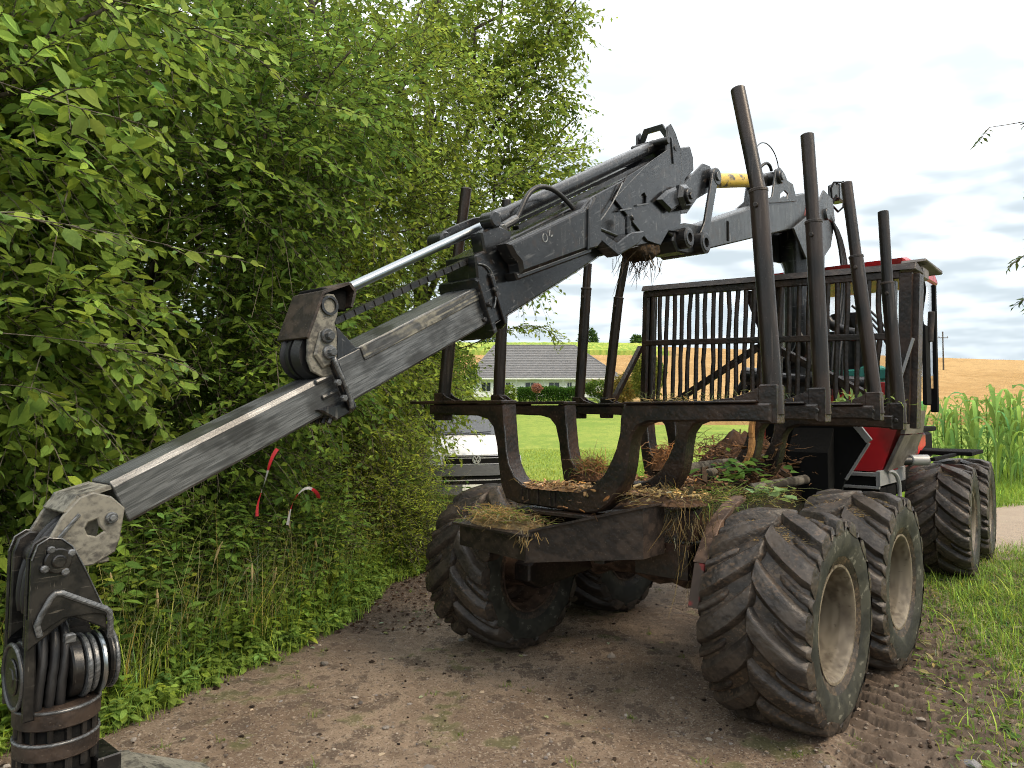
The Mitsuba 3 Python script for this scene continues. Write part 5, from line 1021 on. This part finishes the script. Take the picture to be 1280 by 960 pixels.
add(hk_ + '__fascia', cat(box(x0, x1, yf, yf + .06, ez - .10, ez + .10, .005), box(x0 + .1, x1 - .1, yf + .07, 101.0, ez - .02, ez + .02, .005)), 'house_white')
rk_ = num(hk_ + '__roof'); rz, ry0 = 11.7, 106.4; rx0, rx1 = -2.6, 9.2
def courses(A, B, C, D, n=19):
    """rows of tiles from the eaves A-B to the ridge D-C, each row's lower edge proud of the one below"""
    A, B, C, D = (np.array(v, float) for v in (A, B, C, D)); V, F = [], []
    nr = np.cross(B - A, D - A); nr /= np.linalg.norm(nr)
    for i in range(n):
        s0, s1 = i / n, (i + 1.04) / n
        q = len(V)
        for s, h in ((s0, .0), (s0, .07), (s1, .01)): V += [A + (D - A) * s + nr * h, B + (C - B) * s + nr * h]
        F += [(q, q + 1, q + 3), (q, q + 3, q + 2), (q + 2, q + 3, q + 5), (q + 2, q + 5, q + 4)]
    return tm(V, F)
add(rk_ + '__tile_courses', cat(courses((x0, yf, ez + .1), (x1, yf, ez + .1), (rx1, ry0, rz), (rx0, ry0, rz)), courses((x1, yf, ez + .1), (x1, yb, ez + .1), (rx1, ry0 + .01, rz), (rx1, ry0, rz)), courses((x1, yb, ez + .1), (x0, yb, ez + .1), (rx0, ry0, rz), (rx1, ry0, rz)), courses((x0, yb, ez + .1), (x0, yf, ez + .1), (rx0, ry0, rz), (rx0, ry0 + .01, rz))), 'roof_grey', False); labels[list(scene)[-1]] = {'kind': 'stuff'}
add(rk_ + '__ridge', cat(rod((rx0, ry0, rz), (rx1, ry0, rz), .14, 10), rod((x1, yf, ez + .12), (rx1, ry0, rz), .12, 8), rod((x0, yf, ez + .12), (rx0, ry0, rz), .12, 8)), 'roof_grey')
def bush(key, label, c, R, n, size, col, seed, cat_='bush', stem=.12, group=None, up=.6):
    """a distant bush or tree: trunk and a crown of leaf clumps"""
    q = np.random.default_rng(seed); k = thing(key, label, cat_, group); c = np.array(c, float); R = np.array(R, float); g = float(zt(c[0], c[1]))
    add(k + '__trunk', tube(np.array([(c[0], c[1], g - .1), (c[0] + .02 * R[0], c[1], (g + c[2]) / 2), (c[0], c[1], c[2])]), [stem, stem * .8, stem * .4], 7), 'bark', True)
    d = unit(q, n); lump = 1 + .28 * (meshkit.fbm(d * 2.2 + seed, 3, seed) - .5) * 2
    P = c + d * R * (lump * (.55 + .45 * q.random(n) ** .5))[:, None]
    P = P[P[:, 2] > g + .05]; n = len(P)
    m, vc = leaves(P, unit(q, n), unit(q, n) * .8 + [0, 0, up] , size * np.exp(q.normal(0, .25, n)), .7, vary(col, n, q, .35), LEAF2)
    f = add(k + '__foliage', m, 'leaf', False, None, vc); labels[f] = {'kind': 'stuff'}
    return k
# clipped hedge, flowering standard, plant tunnel, garden bushes
q_ = np.random.default_rng(61); hd = thing('garden_hedge', 'clipped dark green hedge in front of the bungalow', 'hedge')
n = 9000; P = np.column_stack([q_.uniform(.7, 8.0, n), q_.uniform(91, 92.6, n), q_.uniform(0, 1, n)]); 
P[:, 2] = zt(P[:, 0], P[:, 1]) + P[:, 2] ** .6 * (1.75 + .25 * meshkit.noise(np.column_stack([P[:, 0] * 1.2, 0 * P[:, 0], 0 * P[:, 0]]), 3))
m, vc = leaves(P, unit(q_, n), unit(q_, n) + [0, -.4, .6], .22 * np.exp(q_.normal(0, .2, n)), .7, vary((.055, .12, .02), n, q_, .3), LEAF2)
f = add(hd + '__foliage', m, 'leaf', False, None, vc); labels[f] = {'kind': 'stuff'}
add(hd + '__stem', cat(*[rod((x, 91.8, 3.0), (x, 91.8, 4.4), .05, 6) for x in np.arange(1, 8, .7)]), 'bark')
bush('flowering_standard', 'small round tree with pinkish brown blossom before the hedge', (3.05, 88.5, 4.85), (.62, .55, .5), 900, .22, (.34, .16, .11), 62, 'tree', .06)
bush('garden_bush', 'yellow green bush at the left end of the hedge', (-.3, 90.5, 4.3), (.9, .8, 1.0), 900, .25, (.14, .2, .03), 63)
bush('garden_bush', 'rounded green bush behind the pale plant tunnel', (11.6, 93.5, 4.9), (2.6, 1.0, 1.2), 2200, .28, (.10, .16, .03), 64)
bush('garden_bush', 'dark green bush right of the pale plant tunnel', (14.2, 90.0, 4.4), (1.7, 1.0, 1.3), 1600, .28, (.05, .10, .02), 65)
bush('garden_bush', 'olive green bush before the far end of the bungalow', (12.4, 88.0, 4.6), (1.0, .8, 1.2), 1100, .25, (.10, .15, .03), 66)
bush('field_tree', 'yellow green tree seen through the left bars of the headboard', (13.9, 75.0, 5.6), (1.7, 1.2, 2.4), 3200, .26, (.16, .18, .035), 67, 'tree', .12)
bush('field_tree', 'ochre tinged bush left of the headboard behind the brace', (11.9, 78.0, 4.3), (1.5, 1.0, 1.6), 2200, .26, (.24, .19, .05), 68, 'tree', .1)
bush('field_tree', 'green tree behind the left post of the headboard', (15.6, 82.0, 6.2), (1.8, 1.2, 2.2), 2600, .3, (.08, .15, .03), 69, 'tree', .12)
bush('hill_tree', 'lone round green tree on the crest above the house roof', (26.5, 252.0, 27.0), (3.6, 3, 4.4), 3200, .62, (.06, .11, .03), 70, 'tree', .3)
bush('hill_tree', 'blue green tree on the crest left of the lone round one', (-7.6, 240.0, 26.5), (3.4, 3, 5), 1800, .62, (.05, .10, .04), 71, 'tree', .3)
bush('hill_tree', 'tree on the crest in line with the left headboard post', (41.5, 240.0, 24.0), (2.4, 2, 3.8), 2200, .6, (.07, .13, .03), 72, 'tree', .3)
bush('garden_tree', 'green garden tree left of the bungalow', (-7.0, 86.0, 6.4), (3.2, 1.5, 3.4), 5200, .30, (.11, .17, .03), 73, 'tree', .16)
bush('garden_tree', 'darker garden tree at the far left of the lawn', (-13.5, 84.0, 6.6), (4.2, 1.5, 3.8), 5200, .34, (.07, .12, .025), 74, 'tree', .16)
gt = thing('plant_tunnel', 'pale translucent plant tunnel on the lawn before the bungalow', 'tunnel')
a = np.linspace(0, np.pi, 18); gz = float(zt(9.4, 86)) - .02
arc = np.stack([9.35 + 1.25 * np.cos(a), gz + .95 * np.sin(a)], 1)
add(gt + '__film', py(np.vstack([arc, arc[::-1] * [1, 1] + (np.array([9.35, gz]) - arc[::-1]) * .03]), 85.4, 88.4, .004), 'hazy_film')
for yy in (85.38, 86.9, 88.42): add(gt + '__hoop', tube(np.column_stack([9.35 + 1.27 * np.cos(a), 0 * a + yy, gz + .97 * np.sin(a)]), .025, 6), 'galvanised', True)
# utility pole on the rise
up_ = thing('utility_pole', 'slim grey utility pole with a crossarm standing in the wheat field', 'pole'); pz = float(zt(92.4, 155)); 
add(up_ + '__mast', tube(np.array([(92.4, 155, pz - .5), (92.4, 155, pz + 4.5), (92.4, 155, pz + 9.0)]), [.17, .15, .12], 10), 'bark', True)
add(up_ + '__crossarm', box(91.4, 93.5, 154.9, 155.0, pz + 7.6, pz + 7.75, .01), 'bark')
for dx in (-.9, .0, .9): add(up_ + '__insulator', rod((92.45 + dx, 154.95, pz + 7.75), (92.45 + dx, 154.95, pz + 8.05), .07, 8), 'galvanised')

# ---- the white van
va = thing('parked_van', 'white van parked nose-on behind the shrubs left of the machine', 'van')
VP = T().translate([-.65, 13.15, 0]).rotate([0, 0, 1], 17)
scene['van_white'] = pr((.62, .63, .64), .22, 0., .5, clearcoat=.6); scene['van_grey'] = pr((.10, .105, .115), .45); scene['lamp_glass'] = pr((.55, .57, .6), .1, .5, .6)
def vn(n, m, b, s=30, p=None): return add((p or va) + '__' + n, m, b, s, VP)
side = [(.06, .42), (.0, .60), (.03, .90), (.08, 1.10), (.30, 1.22), (1.05, 1.42), (1.12, 1.44), (1.80, 1.93), (2.10, 1.985), (4.7, 1.97), (4.88, 1.85), (4.92, .45)]
body = px(side, -.95, .95, .05)
vv = np.array(body.vertices); w_ = np.clip((vv[:, 2] - 1.1) / .9, 0, 1); vv[:, 0] *= 1 - .13 * w_; fr_ = np.clip((.35 - vv[:, 1]) / .35, 0, 1); vv[:, 0] *= 1 - .07 * fr_; vv[:, 1] += .16 * np.abs(vv[:, 0]) ** 2 * np.clip((1.2 - vv[:, 1]), 0, 1)
vn('body', tm(vv, body.faces), 'van_white')
def bowed(m):
    v = np.array(m.vertices); v[:, 1] += .15 * np.abs(v[:, 0]) ** 2; return tm(v, m.faces)
def strip(x0, x1, z0, z1, y0, t=.02):
    xs_ = np.linspace(x0, x1, 13); ms = []
    P = [(a, y0 + .15 * a * a) for a in xs_] + [(a, y0 + t + .15 * a * a) for a in xs_[::-1]]
    return plate(P, z0, z1, .003)
vn('windscreen', hexa([(-.80, 1.135, 1.462), (.80, 1.135, 1.462), (.80, 1.155, 1.45), (-.80, 1.155, 1.45), (-.70, 1.77, 1.922), (.70, 1.77, 1.922), (.70, 1.79, 1.91), (-.70, 1.79, 1.91)]), 'dark_pane', False)
vn('grille', strip(-.56, .56, .955, 1.125, -.005, .06), 'black_matt')
for z_ in (1.112, 1.072, .962): vn('grille_bar', strip(-.56, .56, z_ - .008, z_ + .008, -.016, .02), 'lamp_glass')
vn('bumper', strip(-.90, .90, .755, .945, -.045, .16), 'van_grey'); vn('bumper', strip(-.90, .90, .42, .60, -.045, .16), 'van_grey')
vn('lower_grille', strip(-.78, .78, .60, .755, -.01, .06), 'black_matt'); vn('lower_grille_bar', strip(-.78, .78, .665, .685, -.022, .02), 'lamp_glass')
vn('number_plate', strip(-.26, .26, .49, .60, -.058, .012), 'house_white')
for s in (-1, 1):
    hl = px([(.0, 0), (.10, -.02), (.17, .06), (.16, .19), (.03, .15)], -.15, .15, .02)
    vn('headlight', tm(hl.vertices * [s, 1, 1] + [s * .735, .055, .955], hl.faces if s > 0 else hl.faces[:, ::-1]), 'lamp_glass')
    vn('wing_mirror', box(*sorted((s * .98, s * 1.18)), 1.30, 1.42, 1.42, 1.66, .03), 'van_grey')
    vn('wheel', rod((s * .72, .95, .33), (s * .94, .95, .33), .33, 28, .04), 'hose')
vn('windscreen_wiper', cat(rod((-.6, 1.13, 1.485), (.02, 1.17, 1.515), .009, 6), rod((.02, 1.13, 1.485), (.6, 1.17, 1.515), .009, 6)), 'black_matt')
em = num(va + '__emblem')
ring = py(circle(.078, 40), -.034, -.018, .003, [circle(.064, 40)])
def bar(a, b, w=.0085): 
    a, b = np.array(a), np.array(b); e = (b - a) / np.linalg.norm(b - a); nn = np.array([-e[1], e[0]]) * w
    return py([a - nn, b - nn, b + nn, a + nn], -.032, -.018, .002)
em_m = cat(ring, bar((-.032, .058), (-.001, .006)), bar((.032, .058), (.001, .006)), bar((-.058, .030), (-.027, -.056)), bar((.058, .030), (.027, -.056)), bar((-.027, -.056), (.0, -.004)), bar((.027, -.056), (.0, -.004)))
used.add(em); em_m.apply_translation([0, 0, 1.045]); scene[em] = mikit.ply(em_m, 'lamp_glass', smooth=30, to_world=VP); labels[em] = {'label': 'round chrome emblem of a V above a W in a ring'}
add(va + '__emblem_backing', tm(py(circle(.070, 36), -.018, -.008, .002).vertices + [0, 0, 1.045], py(circle(.070, 36), -.018, -.008, .002).faces), 'black_matt', 30, VP)

# ---- maize on the right
scene['maize_stalk'] = pr((.16, .24, .06), .6)
def maize_leaf(L, az, z, q, w=.085):
    s = np.linspace(0, 1, 9); up = L * (1.02 * s - .50 * s ** 3.2); fw = L * (.20 * s + .26 * s ** 2.2)
    c = np.stack([np.cos(az) * fw, np.sin(az) * fw, z + up], 1); sd = np.array([-math.sin(az), math.cos(az), .0]); wd = w * np.sin(np.pi * np.clip(s * .86 + .12, 0, 1)) ** .7
    wv = (q.normal(0, .012, 9) + .012 * np.sin(s * 14))[:, None] * [0, 0, 1]
    V = np.concatenate([c - sd * wd[:, None] / 2 + wv + [0, 0, .012], c - [0, 0, .008], c + sd * wd[:, None] / 2 - wv + [0, 0, .012]])
    i = np.arange(8); F = np.concatenate([np.stack([i, i + 9, i + 10], 1), np.stack([i, i + 10, i + 1], 1), np.stack([i + 9, i + 18, i + 19], 1), np.stack([i + 9, i + 19, i + 10], 1)])
    return tm(V, F)
PROTO = []
for v in range(5):
    q = np.random.default_rng(300 + v); h = q.uniform(1.55, 1.9); a0 = q.uniform(0, 6.28); lv = []
    for i in range(8):
        z = .22 + (h - .30) * i / 7; m = maize_leaf(q.uniform(.80, 1.08) * (1.05 if i < 7 else .9), a0 + i * np.pi + q.normal(0, .28), z, q)
        col = vary((.22, .34, .085), 1, q, .3, .14); lv.append((m, np.repeat(col, len(m.vertices), 0)))
    for i in range(2):
        m = maize_leaf(.62, a0 + i * 3 + .6, h - .05, q, .06); V = np.array(m.vertices); V[:, :2] *= .4; V[:, 2] = h + (V[:, 2] - h) * 1.15; m = tm(V, m.faces); lv.append((m, np.repeat(vary((.24, .36, .08), 1, q), len(m.vertices), 0)))
    st = tube(np.array([(0, 0, -.05), (.01, 0, h * .5), (0, .01, h + .1)]), [.016, .013, .006], 7)
    PROTO.append((mikit.ply(st, 'maize_stalk', smooth=True), [mikit.ply(m, 'leaf', smooth=True, color=c) for m, c in lv], st, lv))
q = np.random.default_rng(320); spots = []
for row in range(6):
    for i in range(34):
        x, y = 11.6 + row * .07 + i * .36 + q.normal(0, .08), 18.2 + row * .70 + q.normal(0, .12) - .12 * i * .33
        if abs(x) < .76 * y: spots.append((x, y, row))
vis = sorted([s for s in spots if s[2] < 2], key=lambda s: s[0] / s[1])[:29]
for i_, (x, y, row) in enumerate(vis):
    st, lv, _, _ = PROTO[q.integers(5)]; k = thing('maize_plant', f'tall green maize plant at the near edge of the stand, {ORD[i_]} from the left', 'maize plant', 'maize plants at the edge of the field')
    M = T().translate([x, y, float(zt(x, y))]).rotate([0, 0, 1], float(q.uniform(0, 360))).scale(float(q.uniform(.85, 1.32)))
    again(k + '__stalk', st, M)
    for l in lv: again(k + '__leaf', l, M)
ms, cs = [], []
for x, y, row in [s for s in spots if s not in vis]:
    _, _, st, lv = PROTO[q.integers(5)]; a = q.uniform(0, 6.28); R = np.array([[math.cos(a), -math.sin(a), 0], [math.sin(a), math.cos(a), 0], [0, 0, 1]]) * q.uniform(.9, 1.15)
    for m, c in lv: ms.append(tm(m.vertices @ R.T + [x, y, float(zt(x, y))], m.faces)); cs.append(c)
    ms.append(tm(st.vertices @ R.T + [x, y, float(zt(x, y))], st.faces)); cs.append(np.tile([[.16, .24, .06]], (len(st.vertices), 1)))
stuff('maize_stand', 'dense maize behind the front rows', list(zip(ms, cs)), 'leaf', True)

# ---- tree beyond the right edge, its twigs reaching into the picture
rt = thing('ash_tree', 'tree right of the picture whose dark narrow-leaved twigs hang in at the right edge', 'tree')
add(rt + '__trunk', tube(curve([(6.9, 5.6, -.1), (6.8, 5.6, 3), (6.6, 5.7, 7)], 14), np.linspace(.2, .1, 14), 10), 'bark', True)
q = np.random.default_rng(401)
for j, (pts, nt, L) in enumerate([([(6.8, 5.6, 4.6), (5.4, 6.0, 4.55), (4.6, 6.1, 4.42), (4.08, 6.1, 4.33)], 9, .16), ([(6.8, 5.6, 3.6), (5.4, 6.1, 3.55), (4.6, 6.2, 3.35), (4.32, 6.2, 3.18)], 16, .2), ([(6.8, 5.6, 3.2), (5.6, 6.0, 3.1), (4.6, 6.1, 2.96), (4.30, 6.1, 2.84)], 16, .2), ([(6.8, 5.6, 4.2), (5.5, 6.1, 4.15), (4.8, 6.2, 3.95), (4.42, 6.2, 3.75)], 4, .1)]):
    P = curve(pts, 20); add(rt + '__branch', tube(P, np.linspace(.014, .003, 20), 6), 'bark', True)
    nt = nt if j in (1, 2) else nt // 2 + 2; idx = q.integers(8, 20, nt); out = P[idx] - P[idx - 3]; out /= np.linalg.norm(out, axis=1, keepdims=True); out = out + unit(q, nt) * .6
    m, vc, w = sprays(q, P[idx], out, q.uniform(.7, 1.2, nt) * L, 9, .074, (.09, .13, .045), .30, .35, LEAF4)
    f = add(rt + '__foliage', m, 'leaf', False, None, vc); labels[f] = {'kind': 'stuff'}; add(rt + '__twig', w, 'bark', False); labels[list(scene)[-1]] = {'kind': 'stuff'}

# ---- barrier tape in the shrubs
def tape(label, pts, w, cuts):
    k = thing('barrier_tape', label, 'tape'); P = curve(pts, 40); t = np.gradient(P, axis=0); t /= np.linalg.norm(t, axis=1, keepdims=True)
    a = np.linspace(.2, 2.3, 40); u = np.cross(t, [0, 1, 0]); u /= np.linalg.norm(u, axis=1, keepdims=True); v = np.cross(t, u); sd = u * np.cos(a)[:, None] * .9 + v * np.sin(a)[:, None] * .35
    b = np.linspace(0, 39, cuts + 1).astype(int)
    for i in range(cuts):
        s = np.arange(b[i], b[i + 1] + 1); n = len(s); V = np.vstack([P[s] - sd[s] * w / 2, P[s] + sd[s] * w / 2, P[s] - sd[s] * w / 2 + v[s] * .0012, P[s] + sd[s] * w / 2 + v[s] * .0012])
        j = np.arange(n - 1); F = np.vstack([np.stack([j, j + 1, j + 1 + n], 1), np.stack([j, j + 1 + n, j + n], 1), np.stack([j, j + 1 + n, j + 1], 1) + 2 * n, np.stack([j, j + n, j + 1 + n], 1) + 2 * n])
        add(k + ('__red_band' if i % 2 == 0 else '__white_band'), tm(V, F), 'tape_red' if i % 2 == 0 else 'tape_white', False)
scene['tape_red'] = pr((.40, .02, .028), .4); scene['tape_white'] = pr((.36, .35, .34), .4)
tape('red and white barrier tape hanging straight down among dark leaves', [(-1.79, 5.55, 1.62), (-1.84, 5.52, 1.50), (-1.865, 5.50, 1.38), (-1.90, 5.48, 1.25), (-1.91, 5.47, 1.12)], .034, 3)
tape('red and white barrier tape looped over a twig, right of the hanging one', [(-1.62, 6.1, 1.18), (-1.63, 6.05, 1.24), (-1.69, 6.0, 1.275), (-1.76, 5.98, 1.22), (-1.81, 5.96, 1.10), (-1.83, 5.95, .98)], .036, 4)

# ---- what lies on the machine
VR, VT = VMn[:3, :3], VMn[:3, 3]
def toW(P): return P @ VR.T + VT
def strands(n, c, s, L, col, seed, r_=.0022, flat=.35, hang=False):
    q = np.random.default_rng(seed); P = np.array(c) + q.normal(0, 1, (n, 3)) * s
    d = unit(q, n); d[:, 2] *= flat
    if hang: d = d * .6 + [0, -.1, -.9]
    A = P; l = L * np.exp(q.normal(0, .4, (n, 1))); Mid = P + d * l * .5 + (0 if hang else 1) * np.array([0, 0, 1]) * l * .08 + q.normal(0, .1, (n, 3)) * l * .5; B = P + d * l + q.normal(0, .12, (n, 3)) * l
    m = cat(tubes_fast(A, Mid, r_, r_), tubes_fast(Mid, B, r_, r_ * .4)); cc_ = vary(col, n, q, .4, .15)
    m.vertices = toW(np.asarray(m.vertices)); return m, np.vstack([np.repeat(cc_, 6, 0)] * 2)
def chips(n, c, s, size, col, seed):
    q = np.random.default_rng(seed); P = np.array(c) + q.normal(0, 1, (n, 3)) * s; d = unit(q, n); d[:, 2] *= .4; nn = unit(q, n) * .6 + [0, 0, 1]
    e = np.array([(0, -.5, 0), (1, -.4, 0), (1, .4, 0), (0, .5, 0), (0, -.5, .12), (1, -.4, .12), (1, .4, .12), (0, .5, .12)]); f = np.array([(0, 2, 1), (0, 3, 2), (4, 5, 6), (4, 6, 7), (0, 1, 5), (0, 5, 4), (1, 2, 6), (1, 6, 5), (2, 3, 7), (2, 7, 6), (3, 0, 4), (3, 4, 7)])
    m, vc = leaves(P, d, nn, size * np.exp(q.normal(0, .5, n)), .38, vary(col, n, q, .35), (e, f)); m.vertices = toW(np.asarray(m.vertices)); return m, vc
def mound(c, R, h, seed, col):
    g = np.linspace(-1, 1, 41); X, Y = np.meshgrid(g, g); rr = np.hypot(X, Y); Z = h * np.clip(1 - rr ** 2, 0, 1) ** .8 * (.5 + meshkit.fbm(np.stack([X * 3, Y * 3, 0 * X + seed], -1), 4, seed)) - .012 + (meshkit.fbm(np.stack([X * 14, Y * 14, 0 * X], -1), 3, seed) - .5) * .03 * (rr < 1)
    i, j = np.meshgrid(np.arange(40), np.arange(40), indexing='ij'); a = (i * 41 + j).ravel(); F = np.vstack([np.stack([a, a + 1, a + 42], 1), np.stack([a, a + 42, a + 41], 1)])
    V = np.stack([c[0] + X * R[0], c[1] + Y * R[1], c[2] + Z], -1).reshape(-1, 3); keep = (rr.ravel() < 1.04)[F].all(1)
    return tm(toW(V), F[keep]), vary(col, len(V), np.random.default_rng(seed), .3)
TAN, BRN, GRN, ORG = (.27, .195, .09), (.07, .045, .028), (.13, .18, .04), (.42, .20, .075)
stuff('straw_heap', 'heap of dry grass clippings on the left end of the rear beam', [mound((-.48, -1.40, 1.095), (.36, .17, 1), .10, 3, (.22, .15, .075)), strands(1500, (-.48, -1.42, 1.15), (.15, .07, .025), .085, TAN, 501), strands(300, (-.45, -1.45, 1.16), (.16, .07, .03), .07, GRN, 502), strands(60, (-.16, -1.60, 1.10), (.06, .03, .02), .06, TAN, 503, .0022, .35, True)], 'litter')
stuff('bark_litter', 'bark, chips and soil lying along the frame under the bolsters', [mound((.0, .2, 1.222), (.44, 1.35, 1), .15, 5, (.05, .033, .023)), mound((-.05, 1.55, 1.22), (.50, .55, 1), .42, 15, (.075, .045, .03)), chips(500, (-.05, 1.45, 1.52), (.22, .22, .06), .028, (.17, .09, .05), 535), strands(500, (-.05, 1.45, 1.52), (.22, .22, .06), .12, (.15, .09, .05), 545, .003, .6), mound((.52, -1.05, 1.32), (.34, .22, 1), .07, 6, (.07, .045, .03)), mound((.1, -1.16, 1.375), (.46, .12, 1), .02, 8, (.16, .10, .06)), mound((-.15, -1.28, 1.375), (.30, .10, 1), .03, 9, (.22, .13, .07)), chips(500, (-.12, -1.27, 1.388), (.16, .05, .010), .020, (.34, .21, .11), 504), strands(240, (-.12, -1.27, 1.39), (.16, .05, .01), .05, TAN, 534), chips(500, (.05, .2, 1.33), (.22, .7, .04), .028, (.22, .12, .06), 505), chips(600, (.05, .2, 1.32), (.25, .8, .04), .035, BRN, 506), mound((-.40, -.50, 1.37), (.15, .11, 1), .13, 17, (.09, .05, .03)), chips(160, (-.40, -.52, 1.44), (.06, .05, .03), .022, (.24, .12, .06), 507), strands(420, (-.38, -.52, 1.45), (.07, .05, .035), .09, (.20, .105, .05), 537, .0022, .8), strands(160, (-.36, -.52, 1.45), (.07, .05, .03), .08, GRN, 547, .002, .8), mound((-.42, .72, 1.38), (.14, .12, 1), .16, 18, (.12, .06, .03)), strands(300, (-.42, .72, 1.48), (.06, .06, .05), .08, (.30, .15, .065), 508, .003, .8), chips(200, (.35, .9, 1.40), (.10, .3, .08), .05, BRN, 509), chips(300, (.5, -1.1, 1.375), (.2, .1, .01), .02, TAN, 510)], 'litter')
stuff('hanging_grass', 'dry and green grass trailing from the frame beside the near right wheel', [strands(200, (.70, -1.02, 1.26), (.09, .12, .09), .12, (.12, .09, .045), 511, .0018, .3, True), strands(160, (.70, -.62, 1.30), (.12, .20, .04), .14, GRN, 512, .002, .6), strands(420, (.52, -1.02, 1.35), (.16, .14, .015), .08, (.17, .13, .06), 513, .002), strands(80, (.80, -1.05, 1.12), (.06, .08, .12), .16, (.11, .085, .04), 514, .0018, .3, True), strands(260, (.85, -.30, 1.30), (.16, .25, .025), .09, (.15, .14, .055), 515, .002)], 'litter')
stuff('bolster_straw', 'wisps of grass caught on the bolster arms and stake pockets', [strands(60, (1.0, -1.27, 1.97), (.25, .05, .008), .05, TAN, 516), strands(120, (.9, 1.0, 1.98), (.3, .4, .02), .09, GRN, 517), strands(70, (-1.0, 1.7, 2.05), (.25, .05, .03), .12, (.18, .2, .08), 518, .002, 1.), strands(60, (-.2, 1.7, 2.05), (.3, .05, .03), .10, (.16, .18, .07), 519, .002, 1.)], 'litter')
stuff('root_clump', 'clump of mud and roots stuck under the knee of the outer boom', [tuple((lambda m: (tm(toW(np.asarray(m.vertices)), m.faces), vary((.05, .038, .028), len(m.vertices), np.random.default_rng(4), .3)))(rough(tm(trimesh.creation.icosphere(4).vertices * [.13, .19, .13] + [0, -.42, 3.20], trimesh.creation.icosphere(4).faces), .05, 9, 4))), strands(90, (0, -.40, 3.10), (.07, .11, .03), .10, (.05, .04, .03), 520, .003, .4, True)], 'litter')
def wheel_top(xc, yc, n, seed, a0=55, a1=125):
    q = np.random.default_rng(seed); a = np.radians(q.uniform(a0, a1, n)); x = xc + q.uniform(-.26, .24, n); R_ = .600 + q.uniform(0, .012, n)
    P = np.column_stack([x, yc - R_ * np.cos(np.pi - a) * -1, .637 + R_ * np.sin(a)]); d = unit(q, n); d[:, 2] *= .15; l = q.uniform(.02, .07, (n, 1)); c_ = vary(TAN, n, q, .35)
    m = tubes_fast(P, P + d * l, .002, .0012); m.vertices = toW(np.asarray(m.vertices)); return m, np.repeat(c_, 6, 0)
stuff('chaff', 'dry chaff lying on the treads of the right wheels', [wheel_top(1.261, -.737, 900, 521), wheel_top(1.261, .717, 1300, 522), wheel_top(1.117, 4.557, 300, 523), wheel_top(-1.109, -.737, 200, 524)], 'litter')
LP = verge_points(900, 1.0, -.25, 6.3, 10.2); lq = np.random.default_rng(551); LP = LP[(LP[:, 0] < -.55)]; n = len(LP)
lz = ground_z(LP[:, 0], LP[:, 1]) + .012; ld = unit(lq, n); ld[:, 2] *= .2
stuff('leaf_litter', 'dark dead leaves and twigs on the bare earth left of the left rear wheel', [leaves(np.column_stack([LP, lz]), ld, unit(lq, n) * .5 + [0, 0, 1], lq.uniform(.02, .06, n), .5, np.where(lq.random((n, 1)) < .12, vary((.25, .27, .13), n, lq), vary((.060, .036, .024), n, lq)), LEAF8)], 'leaf')
# green leaves and the split trunk slab in the bunk
q = np.random.default_rng(531); n = 60; P = np.array((.42, .35, 1.42)) + q.normal(0, 1, (n, 3)) * (.12, .22, .06); d = unit(q, n); d[:, 2] *= .4
m, vc = leaves(P, d, unit(q, n) * .5 + [0, 0, 1], q.uniform(.06, .14, n), .6, vary((.12, .22, .05), n, q, .25), LEAF8); m.vertices = toW(np.asarray(m.vertices))
k = add('leafy_twigs', m, 'leaf', False, None, vc); tag(k, 'fresh green twigs and leaves lying in the middle of the bunk', kind='stuff')
n = 26; P = np.array((.95, -.25, 1.34)) + q.normal(0, 1, (n, 3)) * (.10, .12, .02); d = unit(q, n); d[:, 2] *= .3
m, vc = leaves(P, d, unit(q, n) * .4 + [0, 0, 1], q.uniform(.06, .13, n), .8, vary((.20, .30, .12), n, q, .2), LEAF8); m.vertices = toW(np.asarray(m.vertices))
k = add('leafy_twigs', m, 'leaf', False, None, vc); tag(k, 'pale green lobed leaves lying above the near right wheel', kind='stuff')
n = 40; P = np.array((1.15, 1.05, 2.0)) + q.normal(0, 1, (n, 3)) * (.12, .12, .03); d = unit(q, n); d[:, 2] = np.abs(d[:, 2])
m, vc = leaves(P, d, unit(q, n) + [0, 0, .6], q.uniform(.04, .10, n), .45, vary((.24, .34, .12), n, q, .2), LEAF8); m.vertices = toW(np.asarray(m.vertices))
k = add('leafy_twigs', m, 'leaf', False, None, vc); tag(k, 'small green leaves caught behind the third right stake', kind='stuff')
sl = curve([(.30, .66, 1.40), (.40, .66, 1.48), (.45, .66, 1.62), (.455, .66, 1.80), (.50, .66, 1.90)], 16)
k = add('wood_slab', rough(cat(*[beam(sl[i], sl[i + 1] + (sl[i + 1] - sl[i]) * .06, [(-.05 + .012 * math.sin(i), -.018), (.05, -.014), (.045, .014), (-.05, .018)], .003, (0, 1, 0)) for i in range(15)]), .006, 16, 3), 'raw_wood', False, VM); tag(k, 'torn strip of orange raw wood against the arm of the third bolster', 'wood strip')
def f_wood(p, n, uv): return mix((.50, .25, .09), (.24, .12, .05), smoothstep(.4, .75, fbm(p.x * 40, p.y * 40, p.z * 7, 4)))
scene['raw_wood'] = pr(proc(f_wood), .8, 0., .2)
for (a, b, r_, s_) in (((-.05, .35, 1.40), (.30, 1.6, 1.46), .055, 1), ((.20, .3, 1.38), (.05, 1.5, 1.40), .045, 2), ((.62, .2, 1.30), (.80, .9, 1.34), .04, 3)):
    k = add('branch_piece', rough(rod(a, b, r_, 14, .006), .012, 12, s_), 'bark', 40, VM); tag(k, ('thick broken branch lying lengthwise in the bunk', 'thinner broken branch crossing the thick one in the bunk', 'broken branch end on the frame above the right wheels')[s_ - 1], 'branch')
